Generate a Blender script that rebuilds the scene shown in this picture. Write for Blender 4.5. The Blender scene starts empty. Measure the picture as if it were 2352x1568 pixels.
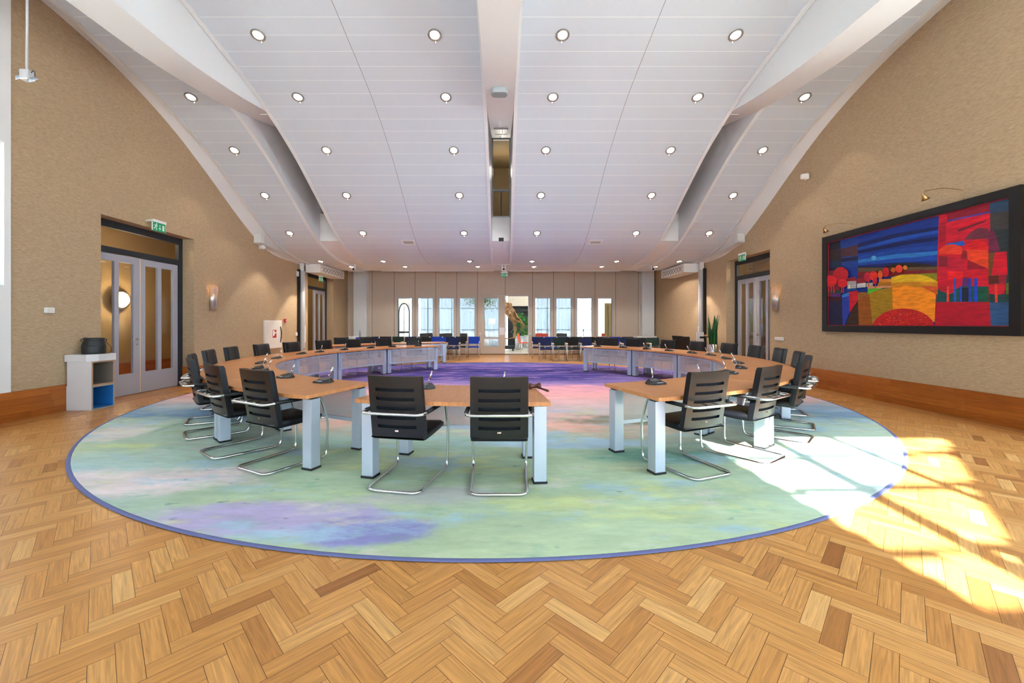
import bpy, bmesh, math, random
from mathutils import Vector, Matrix
R = random.Random(7)
S = bpy.context.scene
C = S.collection
PI = math.pi
F, U0, V0, H = 931.0, 1155.0, 743.0, 1.40      # focal length in px, vanishing point, eye height

def on_z(px, py, z):
    """the point at height z seen at a pixel"""
    Y = (H - z) * F / (py - V0)
    return Vector(((px - U0) / F * Y, Y, z))
def on_y(px, py, Y):
    return Vector(((px - U0) / F * Y, Y, H + (V0 - py) / F * Y))
def on_x(px, py, X):
    Y = X * F / (px - U0)
    return Vector((X, Y, H + (V0 - py) / F * Y))

def lin(c):
    return tuple((v / 12.92 if v <= 0.04045 else ((v + 0.055) / 1.055) ** 2.4) for v in c)
def rgb(r, g, b):
    return lin((r / 255, g / 255, b / 255)) + (1.0,)

# ------------------------------------------------------------------ materials
def newmat(name):
    m = bpy.data.materials.new(name); m.use_nodes = True
    nt = m.node_tree
    return m, nt, nt.nodes['Principled BSDF']
def pmat(name, col, rough=0.5, metal=0.0, spec=0.5, noise=0.0, nscale=40.0, bump=0.0, stretch=None, coat=0.0):
    m, nt, p = newmat(name)
    p.inputs['Base Color'].default_value = col
    p.inputs['Roughness'].default_value = rough
    p.inputs['Metallic'].default_value = metal
    p.inputs['Specular IOR Level'].default_value = spec
    p.inputs['Coat Weight'].default_value = coat
    if noise or bump:
        tc = nt.nodes.new('ShaderNodeTexCoord'); mp = nt.nodes.new('ShaderNodeMapping')
        nz = nt.nodes.new('ShaderNodeTexNoise'); nz.inputs['Scale'].default_value = nscale
        nz.inputs['Detail'].default_value = 4
        if stretch: mp.inputs['Scale'].default_value = stretch
        nt.links.new(tc.outputs['Object'], mp.inputs['Vector']); nt.links.new(mp.outputs['Vector'], nz.inputs['Vector'])
        if noise:
            mx = nt.nodes.new('ShaderNodeMix'); mx.data_type = 'RGBA'
            mx.inputs[6].default_value = tuple(v * (1 - noise) for v in col[:3]) + (1,)
            mx.inputs[7].default_value = tuple(min(1, v * (1 + noise)) for v in col[:3]) + (1,)
            nt.links.new(nz.outputs['Fac'], mx.inputs[0]); nt.links.new(mx.outputs[2], p.inputs['Base Color'])
        if bump:
            b = nt.nodes.new('ShaderNodeBump'); b.inputs['Strength'].default_value = bump; b.inputs['Distance'].default_value = 0.01
            nt.links.new(nz.outputs['Fac'], b.inputs['Height']); nt.links.new(b.outputs['Normal'], p.inputs['Normal'])
    return m
def emat(name, col, strength):
    m, nt, p = newmat(name)
    p.inputs['Base Color'].default_value = col
    p.inputs['Emission Color'].default_value = col
    p.inputs['Emission Strength'].default_value = strength
    return m
def glassmat(name, tint=(0.93, 0.96, 0.95, 1), refl=0.10):
    m, nt, p = newmat(name)
    nt.nodes.remove(p)
    out = nt.nodes['Material Output']
    t = nt.nodes.new('ShaderNodeBsdfTransparent'); t.inputs['Color'].default_value = tint
    g = nt.nodes.new('ShaderNodeBsdfGlossy'); g.inputs['Roughness'].default_value = 0.02
    lw = nt.nodes.new('ShaderNodeLayerWeight'); lw.inputs['Blend'].default_value = 0.25
    ma = nt.nodes.new('ShaderNodeMath'); ma.operation = 'MULTIPLY_ADD'
    ma.inputs[1].default_value = 0.22; ma.inputs[2].default_value = refl * 0.3
    nt.links.new(lw.outputs['Fresnel'], ma.inputs[0])
    mix = nt.nodes.new('ShaderNodeMixShader')
    nt.links.new(ma.outputs[0], mix.inputs[0]); nt.links.new(t.outputs[0], mix.inputs[1]); nt.links.new(g.outputs[0], mix.inputs[2])
    nt.links.new(mix.outputs[0], out.inputs['Surface'])
    return m

def fabric_wall(name, c1, c2):
    """woven wall covering: fine horizontal slubs"""
    m, nt, p = newmat(name)
    tc = nt.nodes.new('ShaderNodeTexCoord')
    mp = nt.nodes.new('ShaderNodeMapping'); mp.inputs['Scale'].default_value = (7, 7, 60)
    n1 = nt.nodes.new('ShaderNodeTexNoise'); n1.inputs['Scale'].default_value = 2.6; n1.inputs['Detail'].default_value = 5; n1.inputs['Roughness'].default_value = 0.7
    mp2 = nt.nodes.new('ShaderNodeMapping'); mp2.inputs['Scale'].default_value = (14, 14, 260)
    n2 = nt.nodes.new('ShaderNodeTexNoise'); n2.inputs['Scale'].default_value = 1.0; n2.inputs['Detail'].default_value = 2
    for a, b in ((mp, n1), (mp2, n2)):
        nt.links.new(tc.outputs['Object'], a.inputs['Vector']); nt.links.new(a.outputs['Vector'], b.inputs['Vector'])
    ad = nt.nodes.new('ShaderNodeMath'); ad.operation = 'MULTIPLY_ADD'; ad.inputs[1].default_value = 0.55
    sc = nt.nodes.new('ShaderNodeMath'); sc.operation = 'MULTIPLY'; sc.inputs[1].default_value = 0.45
    nt.links.new(n2.outputs['Fac'], sc.inputs[0]); nt.links.new(n1.outputs['Fac'], ad.inputs[0]); nt.links.new(sc.outputs[0], ad.inputs[2])
    rp = nt.nodes.new('ShaderNodeValToRGB')
    rp.color_ramp.elements[0].position = 0.34; rp.color_ramp.elements[0].color = c1
    rp.color_ramp.elements[1].position = 0.66; rp.color_ramp.elements[1].color = c2
    nt.links.new(ad.outputs[0], rp.inputs[0]); nt.links.new(rp.outputs[0], p.inputs['Base Color'])
    p.inputs['Roughness'].default_value = 0.85; p.inputs['Specular IOR Level'].default_value = 0.15
    b = nt.nodes.new('ShaderNodeBump'); b.inputs['Strength'].default_value = 0.2; b.inputs['Distance'].default_value = 0.004
    nt.links.new(ad.outputs[0], b.inputs['Height']); nt.links.new(b.outputs['Normal'], p.inputs['Normal'])
    return m

def plank_mat(name, base, var, edge=0.0022, rough=0.32, gap=0.35, W=0.084):
    """boards with UV in metres (u along, v across) and a random value per board in the colour attribute 'board'"""
    m, nt, p = newmat(name)
    L = nt.links.new; N = nt.nodes.new
    uv = N('ShaderNodeUVMap'); uv.uv_map = 'UVMap'
    at = N('ShaderNodeAttribute'); at.attribute_name = 'board'
    sep = N('ShaderNodeSeparateColor'); L(at.outputs['Color'], sep.inputs[0])
    sx = N('ShaderNodeSeparateXYZ'); L(uv.outputs[0], sx.inputs[0])
    # grain
    mp = N('ShaderNodeCombineXYZ')
    mu = N('ShaderNodeMath'); mu.operation = 'MULTIPLY_ADD'; mu.inputs[1].default_value = 3.0; L(sx.outputs[0], mu.inputs[0])
    off = N('ShaderNodeMath'); off.operation = 'MULTIPLY'; off.inputs[1].default_value = 97.0; L(sep.outputs[1], off.inputs[0]); L(off.outputs[0], mu.inputs[2])
    mv = N('ShaderNodeMath'); mv.operation = 'MULTIPLY_ADD'; mv.inputs[1].default_value = 60.0; L(sx.outputs[1], mv.inputs[0]); L(off.outputs[0], mv.inputs[2])
    L(mu.outputs[0], mp.inputs[0]); L(mv.outputs[0], mp.inputs[1])
    nz = N('ShaderNodeTexNoise'); nz.inputs['Scale'].default_value = 1.0; nz.inputs['Detail'].default_value = 5; nz.inputs['Distortion'].default_value = 1.4
    L(mp.outputs[0], nz.inputs['Vector'])
    rp = N('ShaderNodeValToRGB')
    es = rp.color_ramp.elements
    es[0].position = 0.0; es[0].color = var[0]
    es[1].position = 1.0; es[1].color = var[-1]
    for i, c in enumerate(var[1:-1]):
        e = es.new((i + 1) / (len(var) - 1)); e.color = c
    L(sep.outputs[0], rp.inputs[0])
    g = N('ShaderNodeMapRange'); g.inputs[1].default_value = 0.3; g.inputs[2].default_value = 0.72; g.inputs[3].default_value = 0.72; g.inputs[4].default_value = 1.17
    L(nz.outputs['Fac'], g.inputs[0])
    mul = N('ShaderNodeMix'); mul.data_type = 'RGBA'; mul.blend_type = 'MULTIPLY'; mul.inputs[0].default_value = 1.0
    L(rp.outputs[0], mul.inputs[6]); L(g.outputs[0], mul.inputs[7])
    # dark joints: distance to the board edge is stored in blue = v half width, handled with UV v
    ab = N('ShaderNodeMath'); ab.operation = 'ABSOLUTE'; L(sx.outputs[1], ab.inputs[0])
    gt = N('ShaderNodeMath'); gt.operation = 'GREATER_THAN'; gt.inputs[1].default_value = W / 2 - edge / 2; L(ab.outputs[0], gt.inputs[0])
    ax = N('ShaderNodeMath'); ax.operation = 'ABSOLUTE'; L(sx.outputs[0], ax.inputs[0])
    su = N('ShaderNodeMath'); su.operation = 'SUBTRACT'; L(sep.outputs[2], su.inputs[0]); L(ax.outputs[0], su.inputs[1])   # blue = half length
    lt = N('ShaderNodeMath'); lt.operation = 'LESS_THAN'; lt.inputs[1].default_value = edge / 2; L(su.outputs[0], lt.inputs[0])
    mxm = N('ShaderNodeMath'); mxm.operation = 'MAXIMUM'; L(gt.outputs[0], mxm.inputs[0]); L(lt.outputs[0], mxm.inputs[1])
    fin = N('ShaderNodeMix'); fin.data_type = 'RGBA'
    fin.inputs[7].default_value = tuple(v * gap for v in base[:3]) + (1,)
    L(mxm.outputs[0], fin.inputs[0]); L(mul.outputs[2], fin.inputs[6])
    L(fin.outputs[2], p.inputs['Base Color'])
    p.inputs['Roughness'].default_value = rough
    p.inputs['Specular IOR Level'].default_value = 0.35
    return m

M = {}
M['wall'] = fabric_wall('woven_wall_covering', rgb(160, 137, 107), rgb(207, 181, 147))
M['white'] = pmat('white_paint', rgb(236, 236, 234), 0.55)
M['ceilwhite'] = pmat('ceiling_white', rgb(230, 233, 238), 0.5)
M['beam'] = pmat('beam_white', rgb(234, 238, 240), 0.5)
M['trim'] = pmat('trim_cream', rgb(222, 222, 220), 0.5)
M['colgrey'] = pmat('column_grey', rgb(222, 226, 230), 0.6)
M['partition'] = pmat('partition_taupe', rgb(202, 186, 170), 0.55, noise=0.04, nscale=6)
M['seam'] = pmat('seam_dark', rgb(92, 80, 72), 0.7)
M['alu'] = pmat('aluminium', rgb(196, 208, 224), 0.38, metal=0.5)
M['alurail'] = pmat('aluminium_rail', rgb(196, 198, 202), 0.4, metal=0.2)
M['chrome'] = pmat('chrome', rgb(225, 228, 230), 0.08, metal=1.0)
M['softchrome'] = pmat('satin_chrome', rgb(214, 218, 222), 0.25, metal=0.75)
M['ringmetal'] = pmat('downlight_ring', rgb(150, 148, 146), 0.3, metal=0.7)
M['steel'] = pmat('brushed_steel', rgb(190, 190, 188), 0.25, metal=1.0, noise=0.12, nscale=30)
M['leather'] = pmat('black_leather', rgb(11, 14, 19), 0.40, spec=.35, bump=0.15, nscale=120)
M['shell'] = pmat('leather_back', rgb(8, 11, 15), 0.30, spec=0.7, bump=0.08, nscale=160)
M['blackpl'] = pmat('black_plastic', rgb(22, 24, 27), 0.35)
M['mic'] = pmat('microphone_black', rgb(20, 24, 30), 0.38)
M['screen'] = pmat('grey_screen', rgb(96, 96, 96), 0.25)
M['micscr'] = M['screen']
M['foot'] = pmat('black_foot', rgb(24, 26, 30), 0.6)
M['framedark'] = pmat('anthracite_frame', rgb(36, 42, 48), 0.5)
M['doorgrey'] = pmat('door_grey', rgb(174, 174, 184), 0.45)
M['glass'] = glassmat('clear_glass')
M['glass_in'] = glassmat('partition_glass', (0.95, 0.98, 0.99, 1), 0.08)
M['winframe'] = pmat('window_frame_grey', rgb(190, 194, 198), 0.4)
M['black'] = pmat('frame_black', rgb(16, 15, 15), 0.4)
M['sconce'] = pmat('hammered_steel', rgb(236, 238, 240), 0.24, metal=0.8, noise=0.1, nscale=26, bump=.25)
M['slot'] = pmat('slot_shade', rgb(7, 15, 23), 0.6, spec=0.25)  # recess shade of the chair back slots, put into the colour
M['signgreen'] = emat('sign_green', rgb(10, 140, 90), 0.25)
M['signwhite'] = pmat('sign_white', rgb(240, 244, 240), 0.4)
M['red'] = pmat('red_plastic', rgb(190, 24, 34), 0.4)
M['cream'] = pmat('cream_enamel', rgb(232, 224, 214), 0.4)
M['brass'] = pmat('brass', rgb(190, 160, 110), 0.3, metal=1.0)
M['lens'] = emat('lamp_lens', (1.0, 0.86, 0.66, 1), 9.0)
M['glow'] = emat('lamp_glow', (1.0, 0.62, 0.28, 1), 6.0)
M['ply'] = pmat('plywood_edge', rgb(190, 150, 115), 0.55, noise=0.12, nscale=60)
M['plygrey'] = pmat('plywood_edge_grey', rgb(168, 164, 156), 0.55, noise=0.1, nscale=60)
M['nichegrey'] = pmat('niche_taupe', rgb(128, 116, 104), 0.6)
M['nicheblue'] = pmat('niche_blue', rgb(40, 120, 195), 0.5)
M['cabwhite'] = pmat('cabinet_white', rgb(222, 218, 218), 0.5)
M['iron'] = pmat('cast_iron', rgb(48, 50, 50), 0.45, metal=0.4, noise=0.5, nscale=14, bump=0.5)
M['leaf'] = pmat('leaf_green', rgb(30, 92, 34), 0.4, noise=0.35, nscale=22)
M['leafbright'] = pmat('fresh_green', rgb(64, 150, 60), 0.4, noise=0.35, nscale=22)
M['leafdark'] = pmat('ficus_green', rgb(70, 100, 58), 0.5, noise=0.4, nscale=8)
M['bark'] = pmat('driftwood_bark', rgb(150, 118, 82), 0.8, noise=0.35, nscale=18, bump=0.8)
M['trunk'] = pmat('trunk_brown', rgb(140, 122, 100), 0.8, noise=0.3, nscale=18)
M['soil'] = pmat('soil', rgb(50, 38, 30), 0.9)
M['blue'] = pmat('blue_fabric', rgb(8, 58, 170), 0.8, noise=0.12, nscale=90)
M['navy'] = pmat('navy_fabric', rgb(8, 26, 74), 0.8, noise=0.12, nscale=90)
M['green'] = pmat('dark_green_fabric', rgb(8, 38, 32), 0.8, noise=0.12, nscale=90)
M['blackfab'] = pmat('black_fabric', rgb(14, 14, 16), 0.85, noise=0.12, nscale=90)
M['padcream'] = pmat('wooden_arm_pad', rgb(222, 200, 170), 0.5)
M['orange'] = pmat('orange_shell', rgb(232, 84, 34), 0.5)
M['redorange'] = pmat('rust_upholstery', rgb(190, 62, 36), 0.7)
M['lobbyfloor'] = pmat('lobby_stone', rgb(200, 194, 180), 0.35, noise=0.06, nscale=2)
M['lobbywall'] = pmat('lobby_wall', rgb(214, 208, 194), 0.7)
M['corrwall'] = pmat('corridor_wall', rgb(172, 146, 102), 0.8, noise=0.05, nscale=20)
M['grey'] = pmat('speaker_grey', rgb(170, 180, 186), 0.5)
M['gavel'] = pmat('gavel_wood', rgb(84, 34, 26), 0.3, noise=0.2, nscale=30)
M['darkcafe'] = pmat('dark_seat', rgb(40, 36, 36), 0.6)
M['paper'] = pmat('paper', rgb(232, 232, 236), 0.7)
M['lampwhite'] = emat('lamp_shade_white', (1, 0.98, 0.95, 1), .7)
M['ext'] = pmat('exterior_paving', rgb(196, 196, 194), 0.9)
M['bottle'] = glassmat('bottle_glass', (0.75, 0.85, 0.9, 1), 0.25)

def curtain_mat():
    m, nt, p = newmat('sheer_curtain')
    nt.nodes.remove(p); out = nt.nodes['Material Output']
    tr = nt.nodes.new('ShaderNodeBsdfTransparent'); tl = nt.nodes.new('ShaderNodeBsdfTranslucent'); df = nt.nodes.new('ShaderNodeBsdfDiffuse')
    tl.inputs['Color'].default_value = (0.09, 0.11, 0.13, 1); df.inputs['Color'].default_value = (0.42, 0.5, 0.56, 1)
    tr.inputs['Color'].default_value = (0.9, 0.96, 1, 1)
    a = nt.nodes.new('ShaderNodeMixShader'); a.inputs[0].default_value = 0.4
    b = nt.nodes.new('ShaderNodeMixShader'); b.inputs[0].default_value = 0.10
    nt.links.new(tl.outputs[0], a.inputs[1]); nt.links.new(df.outputs[0], a.inputs[2])
    nt.links.new(a.outputs[0], b.inputs[1]); nt.links.new(tr.outputs[0], b.inputs[2]); nt.links.new(b.outputs[0], out.inputs['Surface'])
    return m
M['curtain'] = curtain_mat()

def perf_mat():
    """perforated sheet metal: a grid of small holes"""
    m, nt, p = newmat('perforated_metal')
    p.inputs['Base Color'].default_value = rgb(192, 188, 190); p.inputs['Metallic'].default_value = 0.3; p.inputs['Roughness'].default_value = 0.45
    uv = nt.nodes.new('ShaderNodeUVMap'); uv.uv_map = 'UVMap'
    sx = nt.nodes.new('ShaderNodeSeparateXYZ'); nt.links.new(uv.outputs[0], sx.inputs[0])
    sq = []
    for i in (0, 1):
        mu = nt.nodes.new('ShaderNodeMath'); mu.operation = 'MULTIPLY'; mu.inputs[1].default_value = 1 / 0.012
        fr = nt.nodes.new('ShaderNodeMath'); fr.operation = 'FRACT'
        s = nt.nodes.new('ShaderNodeMath'); s.operation = 'SUBTRACT'; s.inputs[1].default_value = 0.5
        q = nt.nodes.new('ShaderNodeMath'); q.operation = 'MULTIPLY'
        nt.links.new(sx.outputs[i], mu.inputs[0]); nt.links.new(mu.outputs[0], fr.inputs[0]); nt.links.new(fr.outputs[0], s.inputs[0])
        nt.links.new(s.outputs[0], q.inputs[0]); nt.links.new(s.outputs[0], q.inputs[1]); sq.append(q)
    ad = nt.nodes.new('ShaderNodeMath'); nt.links.new(sq[0].outputs[0], ad.inputs[0]); nt.links.new(sq[1].outputs[0], ad.inputs[1])
    gt = nt.nodes.new('ShaderNodeMath'); gt.operation = 'GREATER_THAN'; gt.inputs[1].default_value = 0.27 ** 2
    nt.links.new(ad.outputs[0], gt.inputs[0]); nt.links.new(gt.outputs[0], p.inputs['Alpha'])
    return m
M['perf'] = perf_mat()

def ceil_panel_mat():
    """white planks with fine light joints, v of the UV = metres along the curve, u = metres across"""
    m, nt, p = newmat('ceiling_planks')
    uv = nt.nodes.new('ShaderNodeUVMap'); uv.uv_map = 'UVMap'
    sx = nt.nodes.new('ShaderNodeSeparateXYZ'); nt.links.new(uv.outputs[0], sx.inputs[0])
    mu = nt.nodes.new('ShaderNodeMath'); mu.operation = 'MULTIPLY'; mu.inputs[1].default_value = 1 / 0.315
    fr = nt.nodes.new('ShaderNodeMath'); fr.operation = 'FRACT'
    lt = nt.nodes.new('ShaderNodeMath'); lt.operation = 'LESS_THAN'; lt.inputs[1].default_value = 0.035
    nt.links.new(sx.outputs[1], mu.inputs[0]); nt.links.new(mu.outputs[0], fr.inputs[0]); nt.links.new(fr.outputs[0], lt.inputs[0])
    ab = nt.nodes.new('ShaderNodeMath'); ab.operation = 'ABSOLUTE'; nt.links.new(sx.outputs[0], ab.inputs[0])
    l2 = nt.nodes.new('ShaderNodeMath'); l2.operation = 'LESS_THAN'; l2.inputs[1].default_value = 0.004; nt.links.new(ab.outputs[0], l2.inputs[0])
    mx = nt.nodes.new('ShaderNodeMix'); mx.data_type = 'RGBA'
    mx.inputs[6].default_value = rgb(215, 226, 236); mx.inputs[7].default_value = rgb(242, 250, 254)
    nt.links.new(lt.outputs[0], mx.inputs[0])
    m2 = nt.nodes.new('ShaderNodeMix'); m2.data_type = 'RGBA'; m2.inputs[7].default_value = rgb(120, 118, 118)
    nt.links.new(l2.outputs[0], m2.inputs[0]); nt.links.new(mx.outputs[2], m2.inputs[6])
    nt.links.new(m2.outputs[2], p.inputs['Base Color'])
    p.inputs['Roughness'].default_value = 0.42
    return m
M['ceilpanel'] = ceil_panel_mat()

M['parquet'] = plank_mat('oak_parquet', rgb(150, 98, 50), [rgb(160, 102, 54), rgb(192, 132, 71), rgb(206, 146, 81), rgb(213, 155, 90), rgb(223, 171, 106)])
M['skirt'] = plank_mat('oak_skirting', rgb(130, 70, 24), [rgb(160, 86, 30), rgb(178, 100, 38), rgb(186, 110, 46)], edge=0.0016, gap=0.5, W=0.106)

def table_mat():
    m, nt, p = newmat('beech_veneer')
    tc = nt.nodes.new('ShaderNodeTexCoord'); mp = nt.nodes.new('ShaderNodeMapping'); mp.inputs['Scale'].default_value = (60, 4, 4)
    nz = nt.nodes.new('ShaderNodeTexNoise'); nz.inputs['Scale'].default_value = 1.0; nz.inputs['Detail'].default_value = 5; nz.inputs['Distortion'].default_value = 0.4
    nt.links.new(tc.outputs['Object'], mp.inputs['Vector']); nt.links.new(mp.outputs['Vector'], nz.inputs['Vector'])
    rp = nt.nodes.new('ShaderNodeValToRGB')
    rp.color_ramp.elements[0].position = 0.3; rp.color_ramp.elements[0].color = rgb(194, 124, 72)
    rp.color_ramp.elements[1].position = 0.7; rp.color_ramp.elements[1].color = rgb(217, 152, 98)
    nt.links.new(nz.outputs['Fac'], rp.inputs[0]); nt.links.new(rp.outputs[0], p.inputs['Base Color'])
    p.inputs['Roughness'].default_value = 0.3; p.inputs['Specular IOR Level'].default_value = 0.45
    return m
M['table'] = table_mat()

def rug_mat():
    """a printed landscape of soft washes: bands along the room, blotches near the front"""
    m, nt, p = newmat('printed_rug')
    L = nt.links.new; N = nt.nodes.new
    tc = N('ShaderNodeTexCoord'); sx = N('ShaderNodeSeparateXYZ'); L(tc.outputs['Object'], sx.inputs[0])
    def noise(scale, st, detail=5, rough=0.55, off=0.0):
        mp = N('ShaderNodeMapping'); mp.inputs['Scale'].default_value = st; mp.inputs['Location'].default_value = (off, off * 1.7, off)
        n = N('ShaderNodeTexNoise'); n.inputs['Scale'].default_value = scale; n.inputs['Detail'].default_value = detail; n.inputs['Roughness'].default_value = rough
        L(tc.outputs['Object'], mp.inputs['Vector']); L(mp.outputs['Vector'], n.inputs['Vector']); return n.outputs['Fac']
    def math_(op, a, b=None, c=None):
        n = N('ShaderNodeMath'); n.operation = op
        for i, v in enumerate((a, b, c)):
            if v is None: continue
            if isinstance(v, (int, float)): n.inputs[i].default_value = v
            else: L(v, n.inputs[i])
        return n.outputs[0]
    def ramp(fac, stops):
        r = N('ShaderNodeValToRGB'); e = r.color_ramp.elements
        e[0].position, e[0].color = stops[0]; e[1].position, e[1].color = stops[-1]
        for pos, c in stops[1:-1]:
            k = e.new(pos); k.color = c
        L(fac, r.inputs[0]); return r.outputs[0]
    def mix(fac, a, b, mode='MIX'):
        n = N('ShaderNodeMix'); n.data_type = 'RGBA'; n.blend_type = mode
        for sock, v in ((n.inputs[0], fac), (n.inputs[6], a), (n.inputs[7], b)):
            if isinstance(v, (int, float, tuple)): sock.default_value = v
            else: L(v, sock)
        return n.outputs[2]
    X, Y = sx.outputs[0], sx.outputs[1]          # object origin = rug centre, radius 6.09
    nb = noise(0.7, (0.55, 1.0, 1), 7, 0.68)
    ns = noise(2.6, (0.5, 2.0, 1), 8, 0.7, 3.1)
    yy = math_('ADD', Y, math_('MULTIPLY_ADD', nb, 2.2, -1.1))
    yy = math_('ADD', yy, math_('MULTIPLY_ADD', ns, 1.3, -0.65))
    f = math_('MULTIPLY_ADD', yy, 1 / 12.2, 0.5)
    def pos(y): return min(1, max(0, (y - 8.47) / 12.2 + 0.5))
    centre = ramp(f, [(0.0, rgb(184, 202, 166)), (pos(4.3), rgb(172, 197, 168)), (pos(4.8), rgb(170, 204, 196)), (pos(5.2), rgb(196, 192, 178)), (pos(5.7), rgb(240, 190, 176)),
                      (pos(6.3), rgb(200, 194, 208)), (pos(7.0), rgb(226, 190, 194)), (pos(8.0), rgb(244, 180, 184)), (pos(8.8), rgb(232, 168, 190)),
                      (pos(9.4), rgb(140, 122, 186)), (pos(10.3), rgb(52, 52, 132)), (pos(11.0), rgb(84, 74, 152)), (pos(11.7), rgb(44, 46, 122)), (pos(12.6), rgb(66, 60, 138)), (pos(13.4), rgb(104, 94, 166)), (1.0, rgb(70, 76, 148))])
    side = ramp(f, [(0.0, rgb(188, 206, 202)), (pos(3.6), rgb(178, 203, 200)), (pos(4.8), rgb(182, 202, 182)), (pos(5.6), rgb(186, 208, 190)), (pos(6.1), rgb(124, 156, 188)), (pos(6.7), rgb(158, 182, 204)),
                     (pos(7.4), rgb(222, 196, 196)), (pos(8.4), rgb(236, 176, 178)), (pos(9.6), rgb(140, 120, 186)), (1.0, rgb(74, 72, 160))])
    ax = math_('ABSOLUTE', X)
    sf = N('ShaderNodeMapRange'); sf.interpolation_type = 'SMOOTHSTEP'; sf.inputs[1].default_value = 1.9; sf.inputs[2].default_value = 3.6
    L(math_('ADD', ax, math_('MULTIPLY_ADD', nb, 2.0, -1.0)), sf.inputs[0])
    col = mix(sf.outputs[0], centre, side)
    # pink streaks in the violet end
    st = noise(1.2, (0.9, 3.6, 1), 6, 0.68, 9.0)
    k = N('ShaderNodeMapRange'); k.inputs[1].default_value = 0.5; k.inputs[2].default_value = 0.66; k.inputs[4].default_value = 0.7; L(st, k.inputs[0])
    far = N('ShaderNodeMapRange'); far.inputs[1].default_value = 0.6; far.inputs[2].default_value = 1.6; L(yy, far.inputs[0])
    col = mix(math_('MULTIPLY', k.outputs[0], far.outputs[0]), col, rgb(186, 150, 206))
    def blob(x, y, rx, ry, colour, amp, c0=0.25, c1=0.75):
        dx = math_('DIVIDE', math_('SUBTRACT', X, x), rx); dy = math_('DIVIDE', math_('SUBTRACT', Y, y), ry)
        d = math_('ADD', math_('MULTIPLY', dx, dx), math_('MULTIPLY', dy, dy))
        d = math_('ADD', d, math_('MULTIPLY_ADD', noise(1.9, (0.8, 1.3, 1), 5, 0.68, x), 3.2, -1.6))
        r = N('ShaderNodeMapRange'); r.interpolation_type = 'SMOOTHSTEP'; r.inputs[1].default_value = c1 + 0.5; r.inputs[2].default_value = c0; r.inputs[4].default_value = amp; L(d, r.inputs[0])
        return mix(r.outputs[0], col, colour)
    col = blob(-3.0, -4.85, 1.1, 0.36, rgb(236, 218, 218), 0.9)
    col = blob(-4.75, -3.3, 0.4, 0.6, rgb(234, 218, 214), 0.7)
    col = blob(-1.6, -5.6, 1.0, 0.30, rgb(186, 172, 214), 0.9)
    col = blob(-0.75, -5.75, 0.45, 0.22, rgb(142, 136, 206), 0.85)
    col = blob(-0.4, -5.2, 0.6, 0.2, rgb(206, 190, 214), 0.4)
    col = blob(2.2, -2.6, 1.3, 0.35, rgb(118, 130, 112), 0.8)
    col = blob(0.9, -3.75, 1.1, 0.22, rgb(176, 208, 232), 0.85)
    col = blob(1.9, -4.2, 0.8, 0.3, rgb(104, 166, 150), 0.75)
    # washes of other tints over the greens
    nearw = N('ShaderNodeMapRange'); nearw.inputs[1].default_value = -1.2; nearw.inputs[2].default_value = -3.0; L(Y, nearw.inputs[0])
    for sc_, off_, c_, amp_, lo_ in ((1.5, 33.0, rgb(204, 214, 150), .75, .52), (1.9, 47.0, rgb(170, 202, 218), .8, .53), (2.4, 61.0, rgb(216, 208, 204), .7, .55), (3.2, 75.0, rgb(134, 178, 156), .55, .57)):
        w_ = N('ShaderNodeMapRange'); w_.interpolation_type = 'SMOOTHSTEP'; w_.inputs[1].default_value = lo_; w_.inputs[2].default_value = lo_ + .16; w_.inputs[4].default_value = amp_
        L(noise(sc_, (0.55, 1.3, 1), 5, 0.66, off_), w_.inputs[0])
        col = mix(math_('MULTIPLY', w_.outputs[0], nearw.outputs[0]), col, c_)
    # small dark flecks near the front
    fl = noise(6.0, (0.8, 1.4, 1), 2, 0.5, 21.0)
    fk = N('ShaderNodeMapRange'); fk.inputs[1].default_value = 0.70; fk.inputs[2].default_value = 0.77; fk.inputs[4].default_value = 0.6; L(fl, fk.inputs[0])
    near = N('ShaderNodeMapRange'); near.inputs[1].default_value = -3.6; near.inputs[2].default_value = -4.4; L(Y, near.inputs[0])
    col = mix(math_('MULTIPLY', fk.outputs[0], near.outputs[0]), col, rgb(92, 124, 138))
    # mottling
    mo = noise(2.2, (0.55, 1.5, 1), 7, 0.72, 14.0)
    mr = N('ShaderNodeMapRange'); mr.inputs[1].default_value = 0.3; mr.inputs[2].default_value = 0.7; mr.inputs[3].default_value = 0.84; mr.inputs[4].default_value = 1.14; L(mo, mr.inputs[0])
    col = mix(1.0, col, mr.outputs[0], 'MULTIPLY')
    fi = noise(9.0, (0.5, 1.6, 1), 4, 0.7, 5.0); fr_ = N('ShaderNodeMapRange'); fr_.inputs[1].default_value = .3; fr_.inputs[2].default_value = .7; fr_.inputs[3].default_value = .92; fr_.inputs[4].default_value = 1.07; L(fi, fr_.inputs[0])
    col = mix(1.0, col, fr_.outputs[0], 'MULTIPLY')
    L(col, p.inputs['Base Color'])
    p.inputs['Roughness'].default_value = 0.95; p.inputs['Specular IOR Level'].default_value = 0.1
    return m
M['rug'] = rug_mat()
M['rugedge'] = pmat('rug_binding', rgb(100, 106, 152), 0.8)

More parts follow.
